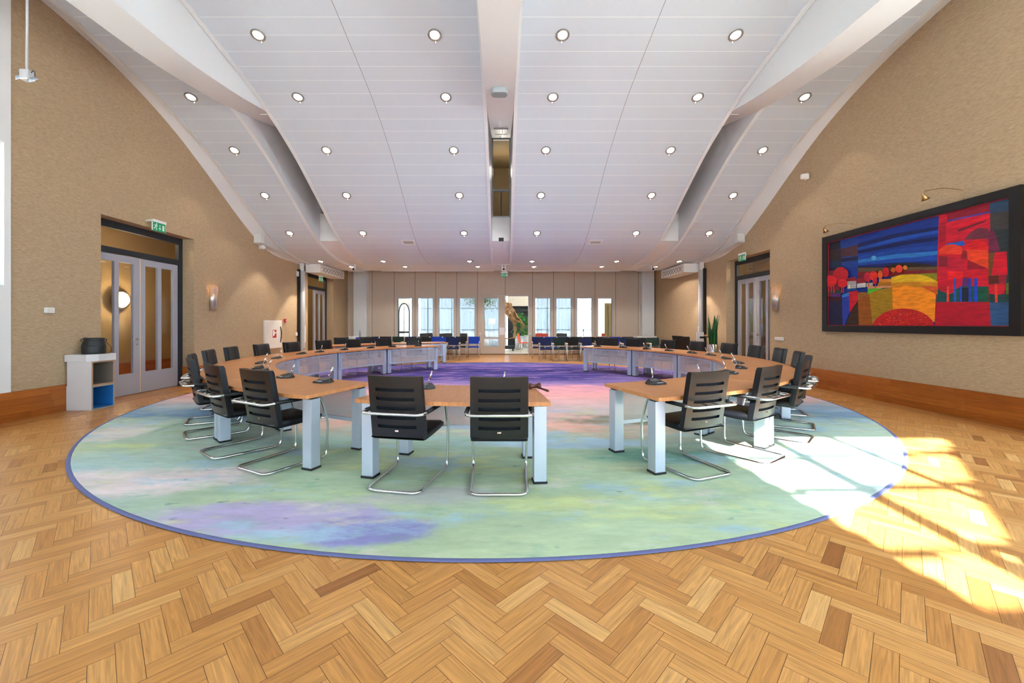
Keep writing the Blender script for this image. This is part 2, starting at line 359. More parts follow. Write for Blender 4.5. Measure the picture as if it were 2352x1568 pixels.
# ------------------------------------------------------------------ mesh helpers
def box(bm, x0, x1, y0, y1, z0, z1, mi=0):
    v = [bm.verts.new(p) for p in ((x0, y0, z0), (x1, y0, z0), (x1, y1, z0), (x0, y1, z0), (x0, y0, z1), (x1, y0, z1), (x1, y1, z1), (x0, y1, z1))]
    for f in ((0, 3, 2, 1), (4, 5, 6, 7), (0, 1, 5, 4), (1, 2, 6, 5), (2, 3, 7, 6), (3, 0, 4, 7)):
        bm.faces.new([v[i] for i in f]).material_index = mi
    return v
def quad(bm, pts, mi=0):
    f = bm.faces.new([bm.verts.new(p) for p in pts]); f.material_index = mi; return f
def tube(bm, pts, r, seg=10, closed=False, caps=True, mi=0):
    pts = [Vector(p) for p in pts]; n = len(pts)
    rad = r if isinstance(r, (list, tuple)) else [r] * n
    tans = []
    for i in range(n):
        a = pts[(i - 1) % n] if (closed or i > 0) else pts[i]
        b = pts[(i + 1) % n] if (closed or i < n - 1) else pts[i]
        t = (b - a); tans.append(t.normalized() if t.length > 1e-9 else Vector((0, 0, 1)))
    ref = Vector((0, 0, 1)) if abs(tans[0].z) < 0.9 else Vector((1, 0, 0))
    u = tans[0].cross(ref).normalized(); rings = []
    for i in range(n):
        u = (u - tans[i] * u.dot(tans[i])); u = u.normalized() if u.length > 1e-6 else tans[i].orthogonal().normalized()
        w = tans[i].cross(u)
        rings.append([bm.verts.new(pts[i] + (u * math.cos(2 * PI * k / seg) + w * math.sin(2 * PI * k / seg)) * rad[i]) for k in range(seg)])
    m = n if closed else n - 1
    for i in range(m):
        A, B = rings[i], rings[(i + 1) % n]
        sh = 0
        if closed and i == n - 1:
            sh = min(range(seg), key=lambda s: (A[0].co - B[s].co).length)
        for k in range(seg):
            f = bm.faces.new((A[k], A[(k + 1) % seg], B[(k + 1 + sh) % seg], B[(k + sh) % seg])); f.smooth = True; f.material_index = mi
    if caps and not closed:
        bm.faces.new(rings[0][::-1]).material_index = mi; bm.faces.new(rings[-1]).material_index = mi
def rounded(pts, rad, n=5, closed=False):
    pts = [Vector(p) for p in pts]; out = []; N = len(pts)
    for i in range(N):
        if not closed and i in (0, N - 1): out.append(pts[i]); continue
        p, a, b = pts[i], pts[(i - 1) % N], pts[(i + 1) % N]
        da, db = a - p, b - p
        r = min(rad, da.length * 0.45, db.length * 0.45)
        s, e = p + da.normalized() * r, p + db.normalized() * r
        for k in range(n + 1):
            t = k / n; out.append(s * (1 - t) ** 2 + p * 2 * t * (1 - t) + e * t * t)
    return out
def lathe(bm, prof, seg=20, a0=0, a1=2 * PI, smooth=True, mi=0, cx=0, cy=0):
    full = abs(a1 - a0 - 2 * PI) < 1e-6; n = seg if full else seg + 1
    rings = [[bm.verts.new((cx + r * math.cos(a0 + (a1 - a0) * k / seg), cy + r * math.sin(a0 + (a1 - a0) * k / seg), z)) for k in range(n)] for r, z in prof]
    for i in range(len(prof) - 1):
        for k in range(seg):
            k2 = (k + 1) % n
            f = bm.faces.new((rings[i][k], rings[i][k2], rings[i + 1][k2], rings[i + 1][k])); f.smooth = smooth; f.material_index = mi
    if full:
        for ring, flip in ((rings[0], True), (rings[-1], False)):
            if (ring[0].co - ring[seg // 2].co).length > 1e-5:
                bm.faces.new(ring[::-1] if flip else ring).material_index = mi
def prism(bm, poly, z0, z1, mi=0):
    a = [bm.verts.new((x, y, z0)) for x, y in poly]; b = [bm.verts.new((x, y, z1)) for x, y in poly]; n = len(poly)
    bm.faces.new(a[::-1]).material_index = mi; bm.faces.new(b).material_index = mi
    for i in range(n): bm.faces.new((a[i], a[(i + 1) % n], b[(i + 1) % n], b[i])).material_index = mi
def bev(bm, w, seg=2):
    bmesh.ops.bevel(bm, geom=list(bm.edges), offset=w, segments=seg, profile=0.7, affect='EDGES', clamp_overlap=True)
def new(): return bmesh.new()

def obj(name, bm, mat, parent=None, fix=True, smooth=None):
    if fix: bmesh.ops.recalc_face_normals(bm, faces=list(bm.faces))
    me = bpy.data.meshes.new(name); bm.to_mesh(me); bm.free()
    for mm in (mat if isinstance(mat, (list, tuple)) else [mat]): me.materials.append(mm)
    if smooth is not None:
        for pl in me.polygons: pl.use_smooth = smooth
    o = bpy.data.objects.new(name, me); C.objects.link(o)
    if parent is not None: o.parent = parent
    return o
def tag(o, label=None, cat=None, group=None, kind=None):
    if label: o['label'] = label
    if cat: o['category'] = cat
    if group: o['group'] = group
    if kind: o['kind'] = kind
    return o
def thing(name, label, cat, loc=(0, 0, 0), rz=0.0, group=None):
    o = bpy.data.objects.new(name, None); C.objects.link(o)
    o.location = loc; o.rotation_euler = (0, 0, rz); o.empty_display_size = 0.1
    return tag(o, label, cat, group)
def struct(name, bm, mat, parent=None, fix=True, smooth=None):
    o = obj(name, bm, mat, parent, fix, smooth)
    if parent is None: o['kind'] = 'structure'
    return o
def sempty(name):
    o = bpy.data.objects.new(name, None); C.objects.link(o); o['kind'] = 'structure'; return o
def kids(o): return [c for c in ALLKIDS.get(o.name, [])]
def children_of(o): return [c for c in bpy.data.objects if c.parent == o]
def dup(root, loc, rz, label, group=None):
    r = root.copy(); C.objects.link(r); r.location = loc; r.rotation_euler = (0, 0, rz)
    r['label'] = label
    if group: r['group'] = group
    for ch in children_of(root):
        c = ch.copy(); C.objects.link(c); c.parent = r
        for g in children_of(ch):
            d = g.copy(); C.objects.link(d); d.parent = c
    return r
def nth(i): return ['first', 'second', 'third', 'fourth', 'fifth', 'sixth', 'seventh', 'eighth', 'ninth', 'tenth', 'eleventh', 'twelfth', 'thirteenth', 'fourteenth'][i]

# ------------------------------------------------------------------ dimensions
XL, XR = -7.04, 6.84
YB = 18.4            # partition
YR = -3.0            # rear gable wall behind the camera
RUG = (-0.16, 8.47, 6.09)
TC = (-0.05, 8.42)   # centre of the ring table
ZT = 0.736

def interp(tab, y):
    """monotone cubic through (y, z) pairs"""
    n = len(tab)
    if y <= tab[0][0]: return tab[0][1]
    if y >= tab[-1][0]: return tab[-1][1]
    d = [(tab[i + 1][1] - tab[i][1]) / (tab[i + 1][0] - tab[i][0]) for i in range(n - 1)]
    m = [d[0]] + [(0 if d[i - 1] * d[i] <= 0 else 2 * d[i - 1] * d[i] / (d[i - 1] + d[i])) for i in range(1, n - 1)] + [d[-1]]
    for i in range(n - 1):
        if y <= tab[i + 1][0]:
            h = tab[i + 1][0] - tab[i][0]; t = (y - tab[i][0]) / h
            return ((2 * t ** 3 - 3 * t ** 2 + 1) * tab[i][1] + (t ** 3 - 2 * t ** 2 + t) * h * m[i] + (-2 * t ** 3 + 3 * t ** 2) * tab[i + 1][1] + (t ** 3 - t ** 2) * h * m[i + 1])
VAULT = [(-3, 6.95), (0, 6.9), (3, 6.72), (5, 6.48), (6.17, 6.30), (6.7, 6.19), (8.03, 5.89), (9.31, 5.40), (10.5, 4.75), (11.7, 4.05), (12.4, 3.75), (13.0, 3.61), (13.7, 3.53), (14.5, 3.5), (16.16, 3.5)]
EDGE = [(-3, 6.95), (0, 6.9), (3, 6.72), (5, 6.50), (6.17, 6.33), (6.57, 6.26), (7.14, 6.13), (7.81, 5.91), (8.63, 5.556), (9.63, 4.975), (10.9, 4.17), (11.46, 3.86), (12.0, 3.62), (12.55, 3.5), (13.2, 3.46), (14.03, 3.45), (14.6, 3.47), (16.16, 3.5)]
BEAM = [(-3, 6.1), (0, 5.72), (3, 5.5), (5, 5.45), (5.9, 5.455), (7.3, 5.59), (8.4, 5.79), (9.5, 6.06), (11.0, 6.52), (12.2, 6.98)]
def vz(y): return interp(VAULT, y)
def ez(y): return interp(EDGE, y)
def bz(y): return interp(BEAM, y)

# ------------------------------------------------------------------ floor
def board_layers(bm): return bm.loops.layers.uv.new('UVMap'), bm.loops.layers.float_color.new('board')
def add_board(bm, lay, c, ax, ay, L, W, z, rnd=None, nrm=None):
    """a board centred at c, long axis ax, cross axis ay (unit vectors)"""
    uvl, cl = lay
    col = (R.random() if rnd is None else rnd, R.random(), L / 2, 1)
    f = bm.faces.new([bm.verts.new(c + ax * (sx * L / 2) + ay * (sy * W / 2)) for sx, sy in ((-1, -1), (1, -1), (1, 1), (-1, 1))])
    for lp, (sx, sy) in zip(f.loops, ((-1, -1), (1, -1), (1, 1), (-1, 1))):
        lp[uvl].uv = (sx * L / 2, sy * 0.042 if W < 0.09 else sy * W / 2); lp[cl] = col
    return f
bm = new(); lay = board_layers(bm)
W = 0.084; c45 = math.sqrt(0.5)
e1 = Vector((c45, c45, 0)); e2 = Vector((-c45, c45, 0))
O = Vector((0.02, 1.6, 0))
bx0, bx1, by0, by1 = XL + 0.30, XR - 0.30, YR, YB + 0.1
for k in range(-260, 330):
    for j in range(-45, 46):
        ox, oy = k + 4 * j, k - 4 * j
        for (cx, cy, hor) in ((ox + 2, oy + 0.5, True), (ox + 4.5, oy - 1, False)):
            p = O + e1 * (cx * W) + e2 * (cy * W)
            if not (bx0 - 0.1 < p.x < bx1 + 0.1 and by0 - 0.1 < p.y < by1): continue
            add_board(bm, lay, p, e1 if hor else e2, e2 if hor else e1, 4 * W, W, 0, rnd=min(1, max(0, R.gauss(0.56, 0.22))))
for side, xs in ((0, [XL - 0.40 + W * (i + 0.5) for i in range(9)]), (1, [XR + 0.40 - W * (i + 0.5) for i in range(9)])):
    for x in xs:
        y = YR - R.random()
        while y < YB:
            L = R.uniform(0.9, 1.6)
            add_board(bm, lay, Vector((x, y + L / 2, 0.0012)), Vector((0, 1, 0)), Vector((1, 0, 0)), L, W, 0, rnd=R.uniform(0.02, 0.35)); y += L
for f in bm.faces:
    f.normal_update()
    if f.normal.z < 0: f.normal_flip()
struct('floor', bm, M['parquet'], fix=False)
bm = new(); box(bm, XL - 0.6, XR + 0.6, YR, YB, -0.12, -0.004); struct('trim_1', bm, M['soil'])   # screed under the boards

# ------------------------------------------------------------------ walls
def side_wall(name, X, s, doors):
    """s = +1: wall to the left of the room (thickness away from the room), doors = [(y0, y1, ztop)]"""
    bm = new(); T = 0.34
    xa, xb = (X - T, X) if s > 0 else (X, X + T)
    cuts = sorted(doors); y = 5.74 if s > 0 else 5.0
    for (a, b, zt) in cuts:
        box(bm, xa, xb, y, a, 0, 7.0); box(bm, xa, xb, a, b, zt, 7.0); y = b
    box(bm, xa, xb, y, YB + 0.3, 0, 7.0)
    return struct(name, bm, M['wall'])
DL = [(7.10, 9.24, 3.32), (14.63, 16.80, 3.30)]
DR = [(10.38, 12.41, 3.30)]
side_wall('wall_left', XL, 1, DL)
side_wall('wall_right', XR, -1, DR)

# skirting of stacked oak boards
def skirting(name, X, s, spans):
    bm = new(); lay = board_layers(bm); t = 0.018
    for (a, b) in spans:
        for r in range(4):
            z = 0.053 + r * 0.106; y = a
            while y < b - 1e-4:
                L = min(R.uniform(0.7, 1.5), b - y)
                f = add_board(bm, lay, Vector((X + s * t, y + L / 2, z)), Vector((0, 1, 0)), Vector((0, 0, 1)), L, 0.106, 0, rnd=R.random()); y += L
        for pts in (((X, a, 0.424), (X + s * t, a, 0.424), (X + s * t, b, 0.424), (X, b, 0.424)), ((X, a, 0), (X + s * t, a, 0), (X + s * t, a, 0.424), (X, a, 0.424)), ((X, b, 0), (X + s * t, b, 0), (X + s * t, b, 0.424), (X, b, 0.424))):
            f = quad(bm, pts)
            for lp in f.loops: lp[lay[1]] = (0.5, 0.5, 1.0, 1); lp[lay[0]].uv = (0, 0)
    for y, sg in REVEAL.get(name, ()):
        for r in range(4):
            f = add_board(bm, lay, Vector((X - s * .13, y + sg * .012, .053 + r * .106)), Vector((1, 0, 0)), Vector((0, 0, 1)), .30, .106, 0, rnd=R.random())
    return struct(name, bm, M['skirt'])
REVEAL = {'baseboard_left': ((9.24, -1), (16.8, -1)), 'baseboard_right': ((12.41, -1),)}
skirting('baseboard_left', XL, 1, [(-2.9, 7.10), (9.24, 14.63), (16.8, 18.3)])
skirting('baseboard_right', XR, -1, [(4.9, 10.38), (12.41, 18.3)])

# white plastered end of the left wall, with a window beside it
bm = new()
box(bm, XL - 0.3, XL + 0.025, 5.70, 5.78, 0.424, 6.9)
box(bm, XL - 0.3, XL + 0.025, 2.0, 5.70, 0.424, 1.94); box(bm, XL - 0.3, XL + 0.025, 2.0, 5.70, 3.95, 6.9)
box(bm, XL - 0.3, XL + 0.025, -3.0, 2.0, 0.424, 6.9); box(bm, XL - 0.3, XL, -3.0, 5.0, 0, 0.424)
struct('wall_left_front', bm, M['white'])
bm = new(); box(bm, XL - 1.3, XL - .3, 1.5, 1.6, 0, 6); struct('trim_11', bm, M['white'])      # unseen outside fin, added to keep sun from entering the left window
w1 = sempty('window_1')
bm = new()
for y0, y1, z0, z1 in ((2.0, 2.06, 1.94, 3.95), (5.64, 5.70, 1.94, 3.95), (2.06, 5.64, 1.94, 2.0), (2.06, 5.64, 3.89, 3.95), (3.8, 3.86, 2.0, 3.89)):
    box(bm, XL - 0.12, XL - 0.05, y0, y1, z0, z1)
obj('window_frame', bm, M['winframe'], w1)
bm = new(); quad(bm, ((XL - 0.085, 2.06, 2.0), (XL - 0.085, 5.64, 2.0), (XL - 0.085, 5.64, 3.89), (XL - 0.085, 2.06, 3.89))); obj('pane', bm, M['glass'], w1)

# right wall towards the front: tall windows
bm = new()
RW = [(-2.8, -0.5), (-0.3, 2.0), (2.2, 4.5)]
box(bm, XR, XR + 0.34, -3.0, 5.0, 0, 0.5); box(bm, XR, XR + 0.34, -3.0, 5.0, 5.9, 7.0)
y = -3.0
for a, b in RW: box(bm, XR, XR + 0.34, y, a, 0.5, 5.9); y = b
box(bm, XR, XR + 0.34, y, 5.0, 0.5, 5.9)
struct('wall_right_front', bm, M['wall'])
for i, (a, b) in enumerate(RW):
    bm = new()
    for y0, y1, z0, z1 in ((a, a + .06, .5, 5.9), (b - .06, b, .5, 5.9), (a + .06, b - .06, .5, .56), (a + .06, b - .06, 5.84, 5.9), (a + .06, b - .06, 2.9, 2.96)):
        box(bm, XR + 0.1, XR + 0.17, y0, y1, z0, z1)
    struct('window_%d' % (2 + i), bm, M['winframe'])

# rear gable wall behind the viewer: a long low window band and an unseen upper opening shaped to cast the sun patch
SUN = Vector((0.12, 1.0, -0.75))
def lets_sun(x, z):
    d = (z / 0.75); Y = YR + d; X = x + 0.12 * d
    if not (2.0 < Y < 4.95): return False
    if X < 2.36: return False
    if X > 2.62 + (Y - 1.95) * 0.92: return False
    if abs(X - (2.93 + 0.12 * (Y - 2.6))) < 0.08: return False
    if abs(X - (3.72 + 0.12 * (Y - 2.6))) < 0.05: return False
    for yb, t in ((2.52, .05), (3.42, .07), (4.22, .06)):
        if abs(Y - yb - 0.10 * (X - 3)) < t: return False
    return True
bm = new()
box(bm, XL - 0.3, XR + 0.3, YR - 0.02, YR, 0, 0.35); box(bm, XL - 0.3, XR + 0.3, YR - 0.02, YR, 3.1, 3.6)
nw = 6
for i in range(nw + 1):
    x = XL + 0.4 + (XR - XL - 0.8) * i / nw
    box(bm, x - 0.12, x + 0.12, YR - 0.02, YR, 0.35, 3.1)
box(bm, XL - 0.3, 1.4, YR - 0.02, YR, 3.6, 7.0); box(bm, 4.6, XR + 0.3, YR - 0.02, YR, 3.6, 7.0); box(bm, 1.4, 4.6, YR - 0.02, YR, 6.2, 7.0)
st_ = 0.05; nx, nz = int(3.2 / st_), int(2.6 / st_)
for iz in range(nz):
    ix = 0
    while ix < nx:
        if lets_sun(1.4 + (ix + .5) * st_, 3.6 + (iz + .5) * st_): ix += 1; continue
        j = ix
        while j < nx and not lets_sun(1.4 + (j + .5) * st_, 3.6 + (iz + .5) * st_): j += 1
        quad(bm, ((1.4 + ix * st_, YR, 3.6 + iz * st_), (1.4 + j * st_, YR, 3.6 + iz * st_), (1.4 + j * st_, YR, 3.6 + (iz + 1) * st_), (1.4 + ix * st_, YR, 3.6 + (iz + 1) * st_))); ix = j
struct('wall_rear', bm, M['white'])
bm = new(); box(bm, XL - 1, XR + 1, YR - 4.2, YR - .02, 3.3, 3.4); struct('sun_blocker', bm, M['white'])  # unseen overhang, added to keep direct sun out of the low window band

# columns either side of the partition
for nm, xa, xb in (('wall_column_left', 812, 842), ('wall_column_right', 1475, 1503)):
    bm = new(); Y0 = 18.15
    box(bm, (xa - U0) / F * Y0, (xb - U0) / F * Y0, Y0, YB + 0.2, 0, 4.2)
    struct(nm, bm, M['colgrey'])

# ------------------------------------------------------------------ partition
K = YB / F
def pX(px): return (px - U0) * K
def pZ(py): return H + (V0 - py) * K
WIN = [(913.8, 945.7), (960, 994), (1008.7, 1041.8), (1056, 1089.8), (1230, 1263.8), (1278, 1311.7), (1326, 1359), (1373.5, 1405.6)]
zt, zb = pZ(685), pZ(773)
bm = new(); T0, T1 = YB, YB + 0.09
zd = pZ(678.3)
def wallseg(xa, xb, z0, z1): box(bm, xa, xb, T0, T1, z0, z1)
x = XL - 0.2
for a, b in WIN[:4]:
    wallseg(x, pX(a), 0.03, 4.3); wallseg(pX(a), pX(b), 0.03, zb); wallseg(pX(a), pX(b), zt, 4.3); x = pX(b)
wallseg(x, pX(1105), 0.03, 4.3); wallseg(pX(1105), pX(1214), zd, 4.3); x = pX(1214)
for a, b in WIN[4:]:
    wallseg(x, pX(a), 0.03, 4.3); wallseg(pX(a), pX(b), 0.03, zb); wallseg(pX(a), pX(b), zt, 4.3); x = pX(b)
wallseg(x, XR + 0.2, 0.03, 4.3)
pw = struct('wall_back', bm, M['partition'])
bm = new()
for px in (855, 905.6, 953.3, 1001, 1049, 1096.6, 1223.5, 1271.4, 1319, 1366.6, 1414, 1466):
    box(bm, pX(px) - 0.008, pX(px) + 0.008, T0 - 0.004, T0 + 0.001, 0.03, 3.9)
box(bm, pX(1160.6) - 0.008, pX(1160.6) + 0.008, T0 - 0.004, T0 + 0.001, zd, 3.9)
box(bm, XL, pX(1214), T0 - 0.003, T0 + 0.02, 0.0, 0.032); box(bm, pX(1214), XR, T0 - 0.003, T0 + 0.02, 0.0, 0.032)
obj('panel_joint', bm, M['seam'], pw)
bm = new()
for a in (953.3, 1001, 1049, 1096.6, 1223.5, 1271.4, 1319, 1366.6):
    for d in (-6.2, 6.2):
        p = (pX(a + d), T0, pZ(766))
        ring = [bm.verts.new((p[0] + 0.034 * math.cos(t * PI / 8), T0 - 0.006, p[2] + 0.034 * math.sin(t * PI / 8))) for t in range(16)]
        bm.faces.new(ring)
obj('lock_cover', bm, M['white'], pw)
for i, (a, b) in enumerate(WIN):
    w = sempty('window_%d' % (5 + i)); bm = new(); xa, xb = pX(a), pX(b); t = 0.045
    for x0, x1, z0, z1 in ((xa - t, xa, zb - t, zt + t), (xb, xb + t, zb - t, zt + t), (xa, xb, zb - t, zb), (xa, xb, zt, zt + t)):
        box(bm, x0, x1, T0 - 0.015, T0 + 0.1, z0, z1)
    obj('window_frame', bm, M['winframe'], w)
    bm = new(); quad(bm, ((xa, T0 + 0.05, zb), (xb, T0 + 0.05, zb), (xb, T0 + 0.05, zt), (xa, T0 + 0.05, zt))); obj('pane', bm, M['glass_in'], w)
# the closed leaf of the partition door
d = sempty('door_1'); bm = new()
xa, xb, wa, wb = pX(1105.5), pX(1160), pX(1112.2), pX(1144.6)
z1, z2, z3 = pZ(778.5), pZ(794.3), pZ(773.5)
for x0, x1, za, zc in ((xa, wa, .03, zd - .01), (wb, xb, .03, zd - .01), (wa, wb, .03, z2), (wa, wb, z1, z3), (wa, wb, zt, zd - .01)):
    box(bm, x0, x1, T0 - 0.012, T0 + 0.05, za, zc)
obj('door_leaf', bm, M['partition'], d)
bm = new(); t = 0.035
for x0, x1, za, zc in ((wa - t, wa, z3 - t, zt + t), (wb, wb + t, z3 - t, zt + t), (wa, wb, z3 - t, z3), (wa, wb, zt, zt + t), (wa - t, wa, z2 - t, z1 + t), (wb, wb + t, z2 - t, z1 + t), (wa, wb, z2 - t, z2), (wa, wb, z1, z1 + t)):
    box(bm, x0, x1, T0 - 0.02, T0 + 0.06, za, zc)
obj('glazing_bead', bm, M['winframe'], d)
bm = new()
for za, zc in ((z3, zt), (z2, z1)): quad(bm, ((wa, T0 + .02, za), (wb, T0 + .02, za), (wb, T0 + .02, zc), (wa, T0 + .02, zc)))
obj('pane', bm, M['glass_in'], d)
bm = new(); xa_ = pX(1213.2); box(bm, xa_, xa_ + 0.04, T0 - 0.02, T0 + 0.12, 0, zd); box(bm, pX(1160.5), xa_, T0 + 0.02, T0 + 0.08, zd - 0.03, zd); struct('trim_2', bm, M['winframe'])
t = thing('paper_notice', 'white paper notice in a grey clip holder on the closed partition door', 'notice', (pX(1153), T0 - 0.012, pZ(760)))
bm = new(); box(bm, -0.115, 0.115, -0.006, 0.0, -0.17, 0.15); obj('sheet', bm, M['paper'], t)
bm = new(); box(bm, -0.12, 0.12, -0.018, 0.0, 0.15, 0.19); obj('clip', bm, M['alurail'], t)

# ------------------------------------------------------------------ ceiling: planked vault in four fields
def ruled(bm, xa, xb, fa, fb, y0, y1, n=90, uv=None, xs=None, u0=0.0, mi=0):
    ys = [y0 + (y1 - y0) * i / n for i in range(n + 1)]
    s = 0.0; rows = []
    for i, yv in enumerate(ys):
        if i: s += math.hypot(ys[i] - ys[i - 1], vz(ys[i]) - vz(ys[i - 1]))
        rows.append((bm.verts.new((xa, yv, fa(yv))), bm.verts.new((xb, yv, fb(yv))), s))
    for i in range(n):
        f = bm.faces.new((rows[i][0], rows[i][1], rows[i + 1][1], rows[i + 1][0])); f.smooth = True; f.material_index = mi
        if uv:
            for lp, (uu, vv) in zip(f.loops, ((xa - u0, rows[i][2]), (xb - u0, rows[i][2]), (xb - u0, rows[i + 1][2]), (xa - u0, rows[i + 1][2]))): lp[uv].uv = (uu, vv)
FIELDS = [(-6.80, -5.56, 99), (-4.80, -0.40, -2.6), (0.30, 4.64, 2.47), (5.34, 6.60, 99)]
SLOTS = [(-5.48, -4.88), (-0.325, 0.225), (4.72, 5.26)]
YS = 12.2            # where the open slots end
bm = new(); uv = bm.loops.layers.uv.new('UVMap')
for a, b, mid in FIELDS: ruled(bm, a, b, vz, vz, YR, 14.45, uv=uv, u0=mid)
struct('ceiling', bm, M['ceilpanel'], fix=False)
bm = new()
for a, b in ((-6.16, -5.5), (-4.85, -.36), (.26, 4.68), (5.3, 6.0)):
    box(bm, a, b, 14.45, 16.16, 3.5, 3.56)
    box(bm, a, b, 16.12, 16.17, 3.48, 3.5)
box(bm, -7.0, 6.8, 16.1, 16.2, 3.52, 4.3)      # closes the dropped ceiling towards the partition
box(bm, -7.0, 6.8, 16.2, YB, 4.15, 4.2)
box(bm, -7.04, -6.16, 14.45, 16.2, 3.53, 3.6); box(bm, 6.0, 6.84, 14.45, 16.2, 3.53, 3.6)
struct('ceiling_back', bm, M['ceilwhite'])
# edge trims: flat bands beside each slot and along the walls
bm = new()
lip = lambda y: vz(y) - 0.025
for a, b in ((-5.56, -5.48), (-4.88, -4.80), (-0.40, -0.325), (0.225, 0.30), (4.64, 4.72), (5.26, 5.34)):
    ruled(bm, a, b, lip, lip, YR, 14.6)
    ruled(bm, a, a + 0.001, lip, lambda y: vz(y) + 0.01, YR, 14.6); ruled(bm, b - 0.001, b, lambda y: vz(y) + 0.01, lip, YR, 14.6)
struct('trim_3', bm, M['beam'], fix=False)
bm = new()
ruled(bm, XL, -6.86, ez, vz, YR, 14.6); ruled(bm, -6.86, -6.80, lambda y: vz(y) - 0.03, lambda y: vz(y) - 0.03, YR, 14.6); ruled(bm, -6.861, -6.86, vz, lambda y: vz(y) - .03, YR, 14.6); ruled(bm, -6.80, -6.799, lambda y: vz(y) - .03, lambda y: vz(y) + .03, YR, 14.6); ruled(bm, 6.599, 6.60, lambda y: vz(y) + .03, lambda y: vz(y) - .03, YR, 14.6)
ruled(bm, 6.66, XR, vz, ez, YR, 14.6); ruled(bm, 6.60, 6.66, lambda y: vz(y) - 0.03, lambda y: vz(y) - 0.03, YR, 14.6); ruled(bm, 6.66, 6.661, lambda y: vz(y) - .03, vz, YR, 14.6)
struct('trim_4', bm, M['trim'], fix=False)
bm = new()          # closing blocks where the wall bands step down
box(bm, XL, XL + 0.2, 11.46, 11.62, 3.69, 3.95); box(bm, XR - 0.2, XR, 11.46, 11.62, 3.69, 3.95)
ruled(bm, XL, XL + 0.2, lambda y: 3.69 - (y - 11.46) * 0.14, lambda y: 3.69 - (y - 11.46) * 0.10, 11.46, 13.2, 12)
ruled(bm, XR - 0.2, XR, lambda y: 3.69 - (y - 11.46) * 0.10, lambda y: 3.69 - (y - 11.46) * 0.14, 11.46, 13.2, 12)
struct('trim_5', bm, M['trim'], fix=False)
# slot sides and the flush strips beyond the slots
bm = new()
for a, b in SLOTS:
    top = lambda y: max(vz(y) + 0.1, bz(min(y, YS)) + 0.15)
    for xx in (a - 0.004, b + 0.004):
        n = 60; ys = [YR + (YS + 0.02 - YR) * i / n for i in range(n + 1)]
        for i in range(n):
            quad(bm, ((xx, ys[i], vz(ys[i]) - 0.02), (xx, ys[i + 1], vz(ys[i + 1]) - 0.02), (xx, ys[i + 1], top(ys[i + 1])), (xx, ys[i], top(ys[i]))))
    ruled(bm, a, b, lambda y: vz(y) + 0.03, lambda y: vz(y) + 0.03, YS - 0.045, 14.6, 40)
    for xx in (a - 0.004, b + 0.004):
        for i in range(24):
            ya, yb = YS + 2.4 * i / 24, YS + 2.4 * (i + 1) / 24
            quad(bm, ((xx, ya, vz(ya) - .02), (xx, yb, vz(yb) - .02), (xx, yb, vz(yb) + .06), (xx, ya, vz(ya) + .06)))
    box(bm, a - 0.02, b + 0.02, 14.5, 16.2, 3.515, 3.56)
struct('trim_6', bm, M['beam'])
# the three beams
for i, (a, b) in enumerate(SLOTS):
    bm = new(); n = 50; y0, y1 = YR, YS - 0.05
    rows = []
    for k in range(n + 1):
        yv = y0 + (y1 - y0) * k / n; zb_ = bz(yv); zt_ = max(zb_ + 0.35, 7.2)
        rows.append([bm.verts.new(p) for p in ((a + .006, yv, zb_), (b - .006, yv, zb_), (b - .006, yv, zt_), (a + .006, yv, zt_))])
    for k in range(n):
        for q in range(4): bm.faces.new((rows[k][q], rows[k][(q + 1) % 4], rows[k + 1][(q + 1) % 4], rows[k + 1][q]))
    bm.faces.new(rows[0]); bm.faces.new(rows[-1])
    struct('ceiling_beam_%s' % ('left', 'centre', 'right')[i], bm, M['beam'])
# slot ends: white box, window above
for i, (a, b) in enumerate(SLOTS):
    nm = ('left', 'centre', 'right')[i]
    bm = new(); box(bm, a, b, YS - 0.05, YS + 0.36, 3.875, 4.58 if i == 1 else 4.70); struct('trim_%d' % (7 + i), bm, M['white'])
    w = sempty('window_%d' % (13 + i)); bm = new(); t = 0.03
    for x0, x1, za, zc in ((a, a + t, 4.58, 7.0), (b - t, b, 4.58, 7.0), (a + t, b - t, 4.58, 4.63), (a + t, b - t, 5.38, 5.44), (a + t, b - t, 6.93, 7.0)): box(bm, x0, x1, YS - .02, YS + .05, za, zc)
    obj('window_frame', bm, M['winframe'], w)
    bm = new(); quad(bm, ((a + t, YS + .02, 4.63), (b - t, YS + .02, 4.63), (b - t, YS + .02, 6.93), (a + t, YS + .02, 6.93))); obj('pane', bm, M['glass_in'], w)
    bm = new(); box(bm, (a + b) / 2 - .012, (a + b) / 2 + .012, YS, YS + .04, 4.63, 5.38); obj('mullion', bm, M['framedark'], w)
# upper floor room behind those windows
bm = new(); box(bm, XL, XR, 15.4, 15.5, 4.3, 7.6); box(bm, XL, XR, 12.6, 15.4, 4.25, 4.3); box(bm, XL, XR, 12.4, 15.4, 7.3, 7.35)
struct('wall_upper', bm, pmat('upper_room', rgb(104, 84, 52), .8))

bm = new(); box(bm, XL - .6, XR + .6, YR - .3, YB + .2, 7.7, 7.9); box(bm, XL - .6, XR + .6, YR - .05, YR - .02, 6.9, 7.7); box(bm, XL - .6, XL - .3, YR, YB, 6.9, 7.7); box(bm, XR + .3, XR + .6, YR, YB, 6.9, 7.7); struct('ceiling_roof', bm, M['white'])
